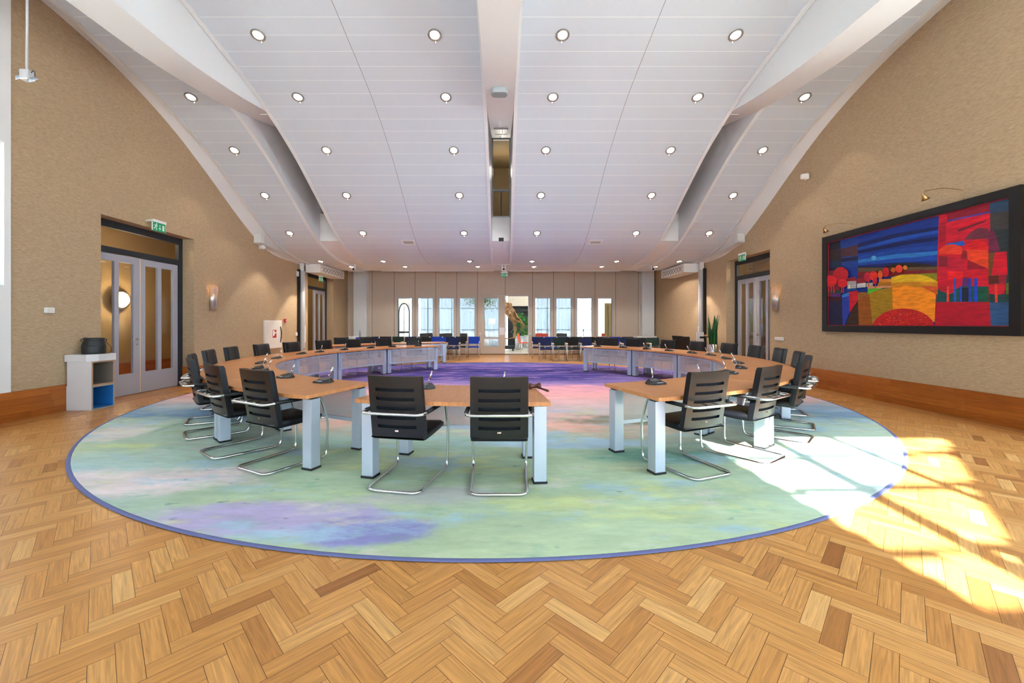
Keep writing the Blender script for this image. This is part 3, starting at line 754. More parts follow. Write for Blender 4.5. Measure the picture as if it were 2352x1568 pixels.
# ------------------------------------------------------------------ glazed double doors in the side walls
def double_door(idx, X, s, y0, y1, ztop, open_far=False):
    """frame and two leaves set 0.34 back; s=+1 for the left wall"""
    d = sempty('door_%d' % idx)
    xo = X - s * 0.34; xi = xo + s * 0.08
    lo, hi = min(xo, xi), max(xo, xi); f = 0.11; zl = 2.72
    bm = new()
    box(bm, lo, hi, y0, y0 + f, 0, ztop); box(bm, lo, hi, y1 - f, y1, 0, ztop); box(bm, lo, hi, y0 + f, y1 - f, ztop - .13, ztop); box(bm, lo, hi, y0 + f, y1 - f, zl, zl + .11)
    obj('door_frame', bm, M['framedark'], d)
    bm = new(); xm = (lo + hi) / 2; quad(bm, ((xm, y0 + f, zl + .11), (xm, y1 - f, zl + .11), (xm, y1 - f, ztop - .13), (xm, y0 + f, ztop - .13))); obj('transom_pane', bm, M['glass'], d)
    ym = (y0 + y1) / 2
    for k, (a, b) in enumerate(((y0 + f, ym - .004), (ym + .004, y1 - f))):
        w = b - a; lw = new(); st = 0.13; mu = 0.09
        th = 0.05
        def bx(ya, yb, za, zc, tt=th, m_=0): box(lw, -tt / 2, tt / 2, ya, yb, za, zc, m_)
        bx(0, st, 0.01, zl - .01); bx(w - st, w, 0.01, zl - .01); bx(st, w - st, 0.01, 0.42); bx(st, w - st, zl - .14, zl - .01); bx(w / 2 - mu / 2, w / 2 + mu / 2, .42, zl - .14)
        leaf = obj('door_leaf', lw, M['doorgrey'], d)
        xleaf = lo + 0.03 if s > 0 else hi - 0.03
        if open_far and k == 0:
            leaf.location = (xleaf - s * 0.02, a, 0); leaf.rotation_euler = (0, 0, s * math.radians(80))
        else:
            leaf.location = (xleaf, a, 0)
        pb = new()
        for ya, yb in ((st, w / 2 - mu / 2), (w / 2 + mu / 2, w - st)): quad(pb, ((0, ya, .42), (0, yb, .42), (0, yb, zl - .14), (0, ya, zl - .14)))
        obj('pane', pb, M['glass'], leaf)
        if k == 0:
            hb = new(); hy = w - 0.06
            tube(hb, rounded([(s * .025, hy, 1.09), (s * .075, hy, 1.09), (s * .075, hy - .14, 1.09)], .02), .010, 8)
            lathe(hb, [(0.001, 0), (.026, 0), (.026, .008), (.001, .008)], 14)
            for v in list(hb.verts)[-56:]: v.co = Vector((s * (.026 + v.co.z), hy + v.co.x, 1.09 + v.co.y))
            tube(hb, [(s * .026, hy, .985), (s * .04, hy, .985)], .018, 10)
            obj('door_handle', hb, M['chrome'], leaf)
            g = new(); box(g, -.032, .032, w + .0, w + .028, .02, zl - .02); obj('rebate_strip', g, M['padcream'], leaf)
    return d
double_door(2, XL, 1, 7.10, 9.24, 3.32)
double_door(3, XL, 1, 14.63, 16.80, 3.30, open_far=True)
double_door(4, XR, -1, 10.38, 12.41, 3.30)

# corridors behind the doors
def corridor(name, x0, x1, y0, y1, zc, near_x):
    bm = new(); far = x0 if near_x == x1 else x1
    T = 0.08
    box(bm, min(far, far + math.copysign(T, far)), max(far, far + math.copysign(T, far)), y0, y1, 0, zc)
    box(bm, x0, x1, y0 - T, y0, 0, zc); box(bm, x0, x1, y1, y1 + T, 0, zc)
    box(bm, x0, x1, y0, y1, zc, zc + T)
    o = struct('wall_' + name, bm, M['corrwall'])
    bm = new(); lay = board_layers(bm)
    x = min(x0, x1)
    while x < max(x0, x1):
        y = y0
        while y < y1:
            L = min(1.4, y1 - y); add_board(bm, lay, Vector((x + W / 2, y + L / 2, -0.001)), Vector((0, 1, 0)), Vector((1, 0, 0)), L, W, 0, rnd=R.uniform(0, .4)); y += L
        x += W
    struct('floor_' + name, bm, M['parquet'], fix=False)
    bm = new(); lay = board_layers(bm); sgn = -math.copysign(1, far)
    for r in range(4):
        y = y0
        while y < y1:
            L = min(1.2, y1 - y); add_board(bm, lay, Vector((far + sgn * .01, y + L / 2, .053 + .106 * r)), Vector((0, 1, 0)), Vector((0, 0, 1)), L, .106, 0, rnd=R.random()); y += L
    struct('baseboard_' + name, bm, M['skirt'], fix=False)
corridor('corridor_left', -9.4, XL - 0.34, 5.6, 12.4, 3.75, XL - 0.34)
corridor('corridor_left_far', -9.2, XL - 0.34, 13.6, 18.0, 3.6, XL - 0.34)
corridor('corridor_right', XR + 0.34, 9.0, 9.4, 14.6, 3.6, XR + 0.34)

def plight(parent, loc, power, col=(1, .78, .52), r=.08, typ='POINT', spot=None, name='bulb'):
    l = bpy.data.lights.new(name, typ); l.energy = power; l.color = col; l.shadow_soft_size = r
    if typ == 'SPOT':
        l.spot_size = spot; l.spot_blend = 0.22
    o = bpy.data.objects.new(name, l); C.objects.link(o); o.location = loc
    if parent is not None: o.parent = parent
    return o

# round wall lamp seen through the left door
plight(None, (-.05, 13.9, 6.6), 45, (1, .9, .75), .2, name='upper_room_fill')  # added fill light without a fixture, brightens the room behind the slot windows
t = thing('wall_lamp', 'round steel rimmed wall lamp glowing behind the left double door', 'lamp', (-9.32, 9.85, 1.98))
bm = new(); lathe(bm, [(.001, 0), (.23, 0), (.24, .05), (.20, .075), (.20, .06)], 28)
for v in bm.verts: v.co = Vector((v.co.z, v.co.x, v.co.y))
obj('rim', bm, M['steel'], t)
bm = new(); lathe(bm, [(.001, .10), (.12, .092), (.19, .06)], 24)
for v in bm.verts: v.co = Vector((v.co.z, v.co.x, v.co.y))
obj('diffuser', bm, emat('opal_glow', (1, .82, .5, 1), 5), t)
plight(t, (.3, 0, 0), 22)
def corr_lamp(x, y, z, label, power):
    t = thing('ceiling_lamp', label, 'lamp', (x, y, z))
    bm = new(); lathe(bm, [(.001, -.05), (.16, -.045), (.19, 0), (.001, 0)], 22); obj('diffuser', bm, M['lens'], t)
    plight(t, (0, 0, -.15), power)
corr_lamp(-8.3, 8.4, 3.75, 'flat round lamp on the corridor ceiling behind the left double door', 38)
corr_lamp(-8.3, 15.6, 3.6, 'flat round lamp on the corridor ceiling behind the far left open door', 25)
corr_lamp(8.0, 11.6, 3.6, 'flat round lamp on the corridor ceiling behind the right double door', 40)

# ------------------------------------------------------------------ rug
t = thing('rug', 'huge round rug printed with pastel green pink and violet washes', 'rug', (RUG[0], RUG[1], 0.0015))
bm = new(); n = 160; top = []
for rr in (0.001, 2, 4, 5.2, RUG[2] - .02):
    top.append([bm.verts.new((rr * math.cos(2 * PI * k / n), rr * math.sin(2 * PI * k / n), .010)) for k in range(n)])
for i in range(4):
    for k in range(n): bm.faces.new((top[i][k], top[i][(k + 1) % n], top[i + 1][(k + 1) % n], top[i + 1][k]))
bot = [bm.verts.new((v.co.x, v.co.y, .0)) for v in top[-1]]
for k in range(n): bm.faces.new((top[-1][k], top[-1][(k + 1) % n], bot[(k + 1) % n], bot[k]))
for f in bm.faces:
    f.normal_update()
    if f.normal.z < -.5: f.normal_flip()
bm.faces.new(bot[::-1])
obj('pile', bm, M['rug'], t, fix=False)
bm = new(); tube(bm, [((RUG[2] - .006) * math.cos(2 * PI * k / 200), (RUG[2] - .006) * math.sin(2 * PI * k / 200), .0055) for k in range(200)], .0052, 8, closed=True)
for v in bm.verts:
    d_ = math.hypot(v.co.x, v.co.y); q = 1 + (d_ - (RUG[2] - .006)) * 3.0 / d_; v.co.x *= q; v.co.y *= q
obj('binding', bm, M['rugedge'], t)

# ------------------------------------------------------------------ council tables
ZR = 0.0126      # top of the rug
def ring_pt(r, a): return Vector((r * math.sin(a), -r * math.cos(a), 0))
def arc_table(a0, a1, label, ri=4.08, ro=5.0, group='curved council tables', z0=ZR, panel=True, name='council_table', perf_to=0.30):
    a0, a1 = math.radians(a0), math.radians(a1); am = (a0 + a1) / 2
    g = math.radians(0.05); a0 += g; a1 -= g
    base = Vector((TC[0], TC[1], 0)) + ring_pt((ri + ro) / 2, am)
    t = thing(name, label, 'table', (base.x, base.y, z0), am, group)
    def loc(r, a):          # local frame: x along the arc, -y outwards
        p = ring_pt(r, a - am); return Vector((p.x, p.y + (ri + ro) / 2, 0))
    n = 14; zt_, zb_ = ZT - z0, ZT - z0 - .036
    bm = new(); poly = [loc(ro, a0 + (a1 - a0) * k / n) for k in range(n + 1)] + [loc(ri, a1 - (a1 - a0) * k / n) for k in range(n + 1)]
    prism(bm, [(p.x, p.y) for p in poly], zb_, zt_); bev(bm, .003, 1)
    obj('tabletop', bm, M['table'], t)
    for (r, da) in ((ro - .13, .075), (ro - .13, -.075), (ri + .12, .075), (ri + .12, -.075)):
        a = (a0 + da / r * 1.0) if da > 0 else (a1 + da / r * 1.0)
        p = loc(r, a); q = a - am
        bm = new(); h = .055
        box(bm, -h, h, -h, h, .018, zb_ - .018); bev(bm, .006, 2)
        rot = Matrix.Rotation(q, 4, 'Z'); rot.translation = p
        bm.transform(rot)
        leg = obj('leg', bm, M['alu'], t)
        bm = new(); box(bm, -h - .006, h + .006, -h - .006, h + .006, 0, .018); bm.transform(rot); obj('foot', bm, M['foot'], leg)
        bm = new(); box(bm, -h + .012, h - .012, -h + .012, h - .012, zb_ - .018, zb_); bm.transform(rot); obj('spacer', bm, M['foot'], leg)
    if panel:
        bm = new(); uv = bm.loops.layers.uv.new('UVMap'); r = ri + .05; z1, z2 = perf_to, zb_ - .03
        b0, b1 = a0 + .02, a1 - .02
        cols = []
        for k in range(n + 1):
            a = b0 + (b1 - b0) * k / n; p = loc(r, a); cols.append((bm.verts.new((p.x, p.y, z1)), bm.verts.new((p.x, p.y, z2)), r * (a - b0)))
        for k in range(n):
            f = bm.faces.new((cols[k][0], cols[k + 1][0], cols[k + 1][1], cols[k][1])); f.smooth = True
            for lp, w_ in zip(f.loops, ((cols[k][2], z1), (cols[k + 1][2], z1), (cols[k + 1][2], z2), (cols[k][2], z2))): lp[uv].uv = w_
        mp = obj('modesty_panel', bm, M['perf'], t, fix=False)
        bm = new()
        for za, zc in ((z1 - .03, z1 + .01), (z2 - .02, z2 + .012)):
            for k in range(n):
                pa, pb_ = loc(r - .006, b0 + (b1 - b0) * k / n), loc(r - .006, b0 + (b1 - b0) * (k + 1) / n)
                pc, pd = loc(r + .012, b0 + (b1 - b0) * k / n), loc(r + .012, b0 + (b1 - b0) * (k + 1) / n)
                lo_ = [bm.verts.new((p.x, p.y, za)) for p in (pa, pb_, pd, pc)]; hi_ = [bm.verts.new((p.x, p.y, zc)) for p in (pa, pb_, pd, pc)]
                bm.faces.new(lo_); bm.faces.new(hi_)
                for e in range(4): bm.faces.new((lo_[e], lo_[(e + 1) % 4], hi_[(e + 1) % 4], hi_[e]))
        for bb, sg in ((b0, 1), (b1, -1)):
            p = loc(r, bb); q = bb - am; xx = new()
            box(bm, p.x - .02, p.x + .02, p.y - .012, p.y + .012, z1 - .03, z2 + .012); xx.free()
        obj('panel_edge', bm, M['alu'], mp)
    return t
arc_table(-14.65, 5.3, 'beech council table standing alone at the front with the gavel on it', ro=5.0, ri=4.08)
LS, RS = 22.07, 21.37
wl = ['beech council table left of the front table, its bare end towards the gap', 'second beech council table of the left arc, counted from the front gap', 'third beech council table of the left arc, by the pot cabinet side',
      'fourth beech council table of the left arc, in front of the fire hose cabinet', 'fifth beech council table of the left arc, second from its far end', 'beech council table at the far end of the left arc']
wr = ['beech council table right of the front gap, its end leg nearest the viewer', 'second beech council table of the right arc, counted from the front gap', 'third beech council table of the right arc, below the painting side',
      'fourth beech council table of the right arc, in front of the right double door', 'fifth beech council table of the right arc, second from its far end', 'beech council table at the far end of the right arc']
for k in range(6):
    arc_table(-(20.6 + LS * (k + 1)), -(20.6 + LS * k), wl[k]); arc_table(16.8 + RS * k, 16.8 + RS * (k + 1), wr[k])
# second row at the back left
for k, lb in enumerate(('second row beech desk at the back left, nearer the side wall', 'second row beech desk at the back left, its grey end by the blue chairs')):
    arc_table(-(144.5 + 17.5 * k - 0.0), -(127 + 17.5 * k), lb, ri=6.22, ro=6.92, group='second row desks', z0=0.0015, name='second_row_desk')

# ------------------------------------------------------------------ cantilever chairs
def arm_chair_mesh():
    t = thing('cantilever_chair', '', 'chair', (0, 0, 0), 0, 'black leather chairs around the council table')
    # chrome tube: one closed loop
    bm = new()
    path = [(-.228, -.315, .013), (.228, -.315, .013), (.252, .33, .013), (.262, .335, .38), (.266, .24, .655), (.272, -.345, .653), (-.272, -.345, .653), (-.266, .24, .655), (-.262, .335, .38), (-.252, .33, .013)]
    tube(bm, rounded(path, .075, 6, closed=True), .0125, 10, closed=True)
    for s in (-1, 1):
        tube(bm, rounded([(s * .263, .325, .42), (s * .235, .27, .418), (s * .12, .2, .43)], .03), .009, 8)
        tube(bm, [(s * .062, -.345, .654), (s * .062, -.250, .654)], .006, 8)
    obj('frame', bm, M['chrome'], t)
    for s in (-1, 1):
        bm = new(); pts = rounded([(s * .267, .235, .657), (s * .2705, -.24, .656)], .02)
        tube(bm, pts, .0185, 10); obj('armrest', bm, M['leather'], t)
    # back shell with five slots
    slots = [.784, .632, .479, .325, .175]; hs = .026
    us = [-1, -.9, -.72, -.5, -.25, 0, .25, .5, .72, .9, 1]
    vs = sorted(set([0, .06, 1, .93, .86] + [c - hs for c in slots] + [c + hs for c in slots]))
    def bp(u, v, off=0.0):
        return Vector((.242 * u * (1 - .02 * v), -.215 - .085 * v - .012 * math.sin(PI * v) * 0 + .022 * u * u + off, .43 + .520 * v + .004 * u * u))
    bm = new(); grid = {}
    for i, u in enumerate(us):
        for j, v in enumerate(vs): grid[i, j] = bm.verts.new(bp(u, v))
    slotf = []; slotof = {}
    for i in range(len(us) - 1):
        for j in range(len(vs) - 1):
            vm = (vs[j] + vs[j + 1]) / 2; um = (us[i] + us[i + 1]) / 2
            f = bm.faces.new((grid[i, j], grid[i + 1, j], grid[i + 1, j + 1], grid[i, j + 1])); f.smooth = True
            if abs(um) < .72 and any(abs(vm - c) < hs * .9 for c in slots):
                f.smooth = False; slotof.setdefault([c for c in slots if abs(vm - c) < hs * .9][0], []).append(f)
    for c in slots:
        fs = slotof[c]
        r_ = bmesh.ops.extrude_face_region(bm, geom=fs)
        for e in [g for g in r_['geom'] if isinstance(g, bmesh.types.BMVert)]: e.co.y += .026
        bmesh.ops.delete(bm, geom=fs, context='FACES')
        for g in r_['geom']:
            if isinstance(g, bmesh.types.BMFace):
                g.smooth = False; g.material_index = 1
                for e_ in g.edges:
                    e_.smooth = False
                    for f_ in e_.link_faces:
                        for e2_ in f_.edges:
                            if not f_.smooth or abs(f_.normal.y) < .3: e2_.smooth = False
    obj('back_shell', bm, [M['shell'], M['slot']], t)
    # cushion of the back
    bm = new(); g2 = {}
    us2 = [-1, -.93, -.5, 0, .5, .93, 1]; vs2 = [0, .04, .25, .5, .75, .95, 1]
    for i, u in enumerate(us2):
        for j, v in enumerate(vs2):
            ed = (.012 if abs(u) == 1 else 0) + (.010 if v in (0, 1) else 0)
            g2[i, j, 0] = bm.verts.new(bp(u, v, .030)); g2[i, j, 1] = bm.verts.new(bp(u * .99, v * 1.0, .066 - ed))
    for i in range(len(us2) - 1):
        for j in range(len(vs2) - 1):
            bm.faces.new((g2[i, j, 1], g2[i + 1, j, 1], g2[i + 1, j + 1, 1], g2[i, j + 1, 1])).smooth = True
    I, J = len(us2) - 1, len(vs2) - 1
    for i in range(I):
        bm.faces.new((g2[i, 0, 0], g2[i + 1, 0, 0], g2[i + 1, 0, 1], g2[i, 0, 1])); bm.faces.new((g2[i, J, 0], g2[i + 1, J, 0], g2[i + 1, J, 1], g2[i, J, 1]))
        # rim joining the shell
    for j in range(J):
        bm.faces.new((g2[0, j, 0], g2[0, j + 1, 0], g2[0, j + 1, 1], g2[0, j, 1])); bm.faces.new((g2[I, j, 0], g2[I, j + 1, 0], g2[I, j + 1, 1], g2[I, j, 1]))
    # rim strip from shell plane to the cushion
    def rim(a, b): bm.faces.new([bm.verts.new(p) for p in (bp(*a), bp(*b), bp(*b, .031), bp(*a, .031))])
    for i in range(len(us) - 1): rim((us[i], 1), (us[i + 1], 1)); rim((us[i], 0), (us[i + 1], 0))
    for j in range(len(vs) - 1): rim((-1, vs[j]), (-1, vs[j + 1])); rim((1, vs[j]), (1, vs[j + 1]))
    obj('backrest', bm, M['leather'], t)
    bm = new()
    prof = [(-.215, .425, .432), (-.19, .405, .455), (-.16, .402, .476), (0, .404, .470), (.18, .412, .476), (.255, .42, .476), (.285, .434, .462)]
    rows = []
    for y, z0, z1 in prof:
        rows.append([bm.verts.new((x, y, z)) for x, z in ((-.236, z0 + .006), (-.22, z0), (.22, z0), (.236, z0 + .006), (.236, z1 - .012), (.215, z1), (0, z1 - .006), (-.215, z1), (-.236, z1 - .012))])
    for i in range(len(rows) - 1):
        for k in range(9): bm.faces.new((rows[i][k], rows[i][(k + 1) % 9], rows[i + 1][(k + 1) % 9], rows[i + 1][k])).smooth = True
    bm.faces.new(rows[0]); bm.faces.new(rows[-1])
    obj('seat', bm, M['leather'], t)
    bm = new(); p = bp(0, .108); box(bm, -.016, .016, p.y - .003, p.y + .002, p.z - .007, p.z + .007); obj('badge', bm, M['chrome'], t)
    return t
chair0 = arm_chair_mesh()
used = [False]
def put_chair(a_deg, rb, label, twist=0.0, group=None, centre=TC, z=ZR):
    a = math.radians(a_deg); rz = a + math.radians(twist)
    # the top of the backrest sits at radius rb
    bpos = Vector((centre[0], centre[1], 0)) + ring_pt(rb, a)
    fwd = Vector((-math.sin(rz), math.cos(rz), 0))
    p = bpos + fwd * .30
    if not used[0]:
        used[0] = True; chair0.location = (p.x, p.y, z); chair0.rotation_euler = (0, 0, rz); chair0['label'] = label
        return chair0
    return dup(chair0, (p.x, p.y, z), rz, label, group)
def put_chair_xy(x, y, deg, label, z=ZR, group=None):
    """backrest top at x, y, turned deg (0 = facing away from the viewer)"""
    rz = math.radians(deg); p = Vector((x, y, 0)) + Vector((-math.sin(rz), math.cos(rz), 0)) * .30
    if not used[0]:
        used[0] = True; chair0.location = (p.x, p.y, z); chair0.rotation_euler = (0, 0, rz); chair0['label'] = label; return chair0
    return dup(chair0, (p.x, p.y, z), rz, label, group)
put_chair_xy(-.905, 3.33, -11, 'black leather cantilever chair at the left half of the front table, turned slightly right')
put_chair_xy(-.03, 3.272, 0, 'black leather cantilever chair at the right half of the front table, seen square from behind')
LA = [(26.5, 5.17, -2), (36.2, 5.16, -2), (48.1, 5.16, 0), (58, 5.16, 0), (70.1, 5.16, 0), (80.5, 5.16, 2), (92.5, 5.16, 0), (103.5, 5.16, -2), (115, 5.16, 0), (125.3, 5.16, 0), (136.5, 5.16, 0), (147.5, 5.16, -2)]
RA = [(22.2, 5.15, 0), (32.8, 5.16, 2), (45.4, 5.16, 0), (54.2, 5.16, 0), (65, 5.16, 0), (75.5, 5.16, -2), (86, 5.16, 0), (96.5, 5.16, 2), (108, 5.16, 0), (118.5, 5.16, 0), (131, 5.16, 0), (139.6, 5.16, 0)]
def arclabel(k, side):
    w = {'left': {0: 'black leather cantilever chair nearest the front gap on the left arc', 11: 'black leather chair at the far end of the left arc'},
         'right': {0: 'black leather cantilever chair nearest the front gap on the right arc, its back lit grey', 11: 'black leather chair at the far end of the right arc'}}[side]
    if k in w: return w[k]
    ex = {2: ', seen edge on', 3: ', half hidden', 6: ', facing across the ring'}.get(k, '')
    return 'black leather chair, %s of the %s arc from the front gap%s' % (nth(k), side, ex)
for k in range(12):
    a, r, tw = LA[k]; put_chair(-a, r, arclabel(k, 'left'), tw)
    a, r, tw = RA[k]; put_chair(a, r, arclabel(k, 'right'), tw)
put_chair(-132.5, 7.12, 'black leather chair behind the second row desk, left one of the two', 0, 'chairs at the second row desk', z=0.0015)
put_chair(-139.6, 7.12, 'black leather chair behind the second row desk, right one of the two', 0, 'chairs at the second row desk', z=0.0015)

# high backed pair beside the plant
def high_chair():
    t = thing('high_back_chair', '', 'chair', (0, 0, 0), 0, 'high backed chairs by the right wall')
    bm = new()
    for s in (-1, 1):
        tube(bm, rounded([(s * .25, -.28, .012), (s * .25, .28, .012), (s * .26, .28, .62), (s * .26, -.2, .64)], .07, 5), .011, 8)
    tube(bm, [(-.25, -.28, .012), (.25, -.28, .012)], .011, 8)
    obj('frame', bm, M['chrome'], t)
    bm = new(); box(bm, -.24, .24, -.24, .24, .42, .49); bev(bm, .02, 2); obj('seat', bm, M['leather'], t)
    bm = new(); v = box(bm, -.24, .24, -.30, -.24, .48, .97)
    for q in v[4:]: q.co.y -= .10
    bev(bm, .02, 2); obj('backrest', bm, M['leather'], t)
    return t
hc = high_chair(); p = on_z(1568, 790, .9); hc.location = (6.32, 13.7, .0015); hc.rotation_euler = (0, 0, math.radians(-60)); hc['label'] = 'tall backed black leather chair against the right wall, the nearer of two'
dup(hc, (6.50, 14.4, .0015), math.radians(-75), 'tall backed black leather chair against the right wall, the farther of two')

# ------------------------------------------------------------------ microphones
def mic():
    t = thing('conference_microphone', '', 'microphone', (0, 0, 0), 0, 'desk microphones on the council tables')
    bm = new()
    lo = [(-.075, -.078), (.075, -.078), (.122, -.005), (.085, .075), (-.085, .075), (-.122, -.005)]
    hi = [(-.05, -.045, .026), (.05, -.045, .026), (.078, .0, .036), (.052, .062, .050), (-.052, .062, .050), (-.078, .0, .036)]
    b = [bm.verts.new((x, y, 0)) for x, y in lo]; m_ = [bm.verts.new((x, y, .014)) for x, y in lo]; h = [bm.verts.new(q) for q in hi]
    bm.faces.new(b[::-1]); bm.faces.new(h)
    for A, B in ((b, m_), (m_, h)):
        for i in range(6): bm.faces.new((A[i], A[(i + 1) % 6], B[(i + 1) % 6], B[i]))
    obj('base', bm, M['mic'], t)
    bm = new(); quad(bm, ((-.045, -.02, .0335), (.045, -.02, .0335), (.045, .05, .0488), (-.045, .05, .0488))); obj('screen', bm, M['micscr'], t, fix=False)
    bm = new(); box(bm, -.045, .045, -.066, -.05, .0185, .024); obj('button_bar', bm, M['alurail'], t)
    bm = new(); tube(bm, rounded([(0, .07, .022), (.0, .105, .034), (.012, .06, .066), (.02, .075, .09)], .02, 4), .0048, 8); obj('gooseneck', bm, M['chrome'], t)
    bm = new(); tube(bm, [(.02, .075, .088), (.034, .105, .168)], .0088, 10); obj('mic_head', bm, M['chrome'], t)
    return t
mic0 = mic(); mics = [False]
def put_mic(px, py, label, turn=0.0, turnabs=None):
    p = on_z(px, py, ZT)
    d = Vector((TC[0] - p.x, TC[1] - p.y, 0)); rz = math.atan2(-d.x, d.y) + math.radians(turn)
    # keep it on the table
    r_ = d.length; r_ = min(4.72, max(4.32, r_)); q = Vector((TC[0], TC[1], 0)) - d.normalized() * r_
    if not mics[0]:
        mics[0] = True; mic0.location = (q.x, q.y, ZT + .0005); mic0.rotation_euler = (0, 0, rz); mic0['label'] = label; return
    dup(mic0, (q.x, q.y, ZT + .0005), rz, label)
put_mic(992, 884, 'black conference microphone in clear view on the front table', -8)
put_mic(1152, 882, 'black conference microphone hidden behind the right front chair, only its stem showing', 0)
ML = [(755, 876), (673, 865), (611, 853), (597, 846), (611, 834), (643, 823), (692, 813), (746, 809), (797, 804), (858, 800), (914, 798), (972, 796)]
MR = [(1477, 876), (1568, 864), (1668, 857), (1693, 845), (1694, 834), (1668, 824), (1633, 816), (1590, 811), (1535, 806), (1484, 802), (1424, 799), (1370, 796)]
def miclabel(k, side):
    if k == 0: return 'black conference microphone on the %s arc table, nearest the front gap' % side
    if k == 11: return 'black conference microphone at the far end of the %s arc' % side
    return 'black conference microphone, %s of the %s arc from the front gap' % (nth(k), side)
for k in range(12):
    put_mic(*ML[k], miclabel(k, 'left')); put_mic(*MR[k], miclabel(k, 'right'))

# gavel
p = on_z(1228, 894, ZT)
t = thing('gavel', 'dark wooden gavel lying at the right end of the front table', 'gavel', (p.x, p.y, ZT + .0345), math.radians(12))
bm = new(); lathe(bm, [(.001, -.062), (.030, -.06), (.034, -.045), (.022, -.02), (.020, 0), (.022, .02), (.034, .045), (.030, .06), (.001, .062)], 18)
bm.transform(Matrix.Rotation(PI / 2, 4, 'Y')); obj('head', bm, M['gavel'], t)
bm = new(); tube(bm, [(.0, 0, 0), (.05, -.13, -.014), (.075, -.19, -.02), (.078, -.2, -.02)], [.009, .010, .0125, .010], 10); obj('handle', bm, M['gavel'], t)

# ------------------------------------------------------------------ stacking chairs at the back
def stack_chair(mat, name):
    t = thing(name, '', 'chair')
    bm = new()
    for s in (-1, 1):
        tube(bm, rounded([(s * .238, .24, .0), (s * .238, .24, .645)], .03), .0125, 8)
        tube(bm, rounded([(s * .238, .22, .64), (s * .238, -.20, .64), (s * .225, -.25, .0)], .04), .0115, 8)
        tube(bm, [(s * .21, -.2, .44), (s * .215, -.26, .86)], .010, 8)
    tube(bm, [(-.238, .23, .42), (.238, .23, .42)], .010, 8); tube(bm, [(-.225, -.2, .43), (.225, -.2, .43)], .010, 8); tube(bm, [(-.21, -.215, .52), (.21, -.215, .52)], .008, 8)
    obj('frame', bm, M['softchrome'], t)
    bm = new(); v = box(bm, -.225, .225, -.2, .24, .43, .475); bev(bm, .018, 2); obj('seat', bm, mat, t)
    bm = new()
    pts = []
    for i in range(9):
        u = -1 + i / 4; pts.append((.235 * u, -.225 + .02 * u * u))
    for (xa, ya), (xb, yb) in zip(pts, pts[1:]):
        for za, zc in ((.56, .86),):
            k = .11
            bm_v = [bm.verts.new(q) for q in ((xa, ya, za), (xb, yb, za), (xb, yb - k * .3, zc), (xa, ya - k * .3, zc), (xa, ya - .03, za), (xb, yb - .03, za), (xb, yb - .03 - k * .3, zc), (xa, ya - .03 - k * .3, zc))]
            for f in ((0, 1, 2, 3), (5, 4, 7, 6), (3, 2, 6, 7), (1, 0, 4, 5)): bm.faces.new([bm_v[j] for j in f])
            if xa == pts[0][0]: bm.faces.new([bm_v[j] for j in (0, 3, 7, 4)])
            if xb == pts[-1][0]: bm.faces.new([bm_v[j] for j in (1, 2, 6, 5)])
    bmesh.ops.remove_doubles(bm, verts=list(bm.verts), dist=1e-5)
    obj('backrest', bm, mat, t)
    for s in (-1, 1):
        bm = new(); box(bm, s * .238 - .017, s * .238 + .017, -.12, .25, .652, .672); bev(bm, .006, 1); obj('armrest', bm, M['padcream'], t)
    return t
protos = {}
def put_stack(px, Y, colour, label, group, rz=180.0):
    X = (px - U0) / F * Y
    if colour not in protos:
        t = stack_chair(M[colour], 'stacking_chair'); protos[colour] = t
        t.location = (X, Y, .0015); t.rotation_euler = (0, 0, math.radians(rz)); t['label'] = label; t['group'] = group
    else: dup(protos[colour], (X, Y, .0015), math.radians(rz), label, group)
cn = {'blue': 'bright blue', 'navy': 'navy blue', 'green': 'dark green', 'blackfab': 'black'}
gr = 'stacking chairs in the row right of the open door'
RROW = [('navy', 1253), ('green', 1284.5), ('blackfab', 1316), ('navy', 1347.5), ('blackfab', 1379), ('navy', 1410.5), ('navy', 1442), ('blackfab', 1473.5), ('green', 1505)]
for i, (c, px) in enumerate(RROW):
    put_stack(px, 15.25, c, '%s stacking chair, %s from the open door in the right front row' % (cn[c], nth(i)), gr)
RB = [('navy', 1236), ('blue', 1266), ('navy', 1296), ('green', 1326), ('blackfab', 1356), ('navy', 1386), ('blue', 1416), ('blackfab', 1446)]
for i, (c, px) in enumerate(RB):
    put_stack(px, 16.25, c, '%s stacking chair, %s from the open door in the right rear row' % (cn[c], nth(i)), 'stacking chairs in the right rear row')
gl = 'stacking chairs left of the partition door'
for i, (c, px) in enumerate([('blue', 1088), ('blackfab', 1058.5), ('navy', 1029), ('blue', 999.5), ('blackfab', 970), ('navy', 940.5), ('green', 911), ('blackfab', 881.5), ('navy', 852)]):
    put_stack(px, 16.6, c, '%s stacking chair, %s from the partition door in the left rear row' % (cn[c], nth(i)), gl)
for i, (c, px, y_) in enumerate([('navy', 1042, 15.6), ('blue', 1008, 15.6), ('blackfab', 974, 15.65), ('blue', 826, 15.75)]):
    put_stack(px, y_, c, ['navy stacking chair standing just right of the second row desk', 'bright blue stacking chair half behind the right end of the second row desk', 'black stacking chair behind the middle of the second row desk', 'bright blue stacking chair near the left column, behind the black leather chairs'][i], 'stacking chairs of the left front row')

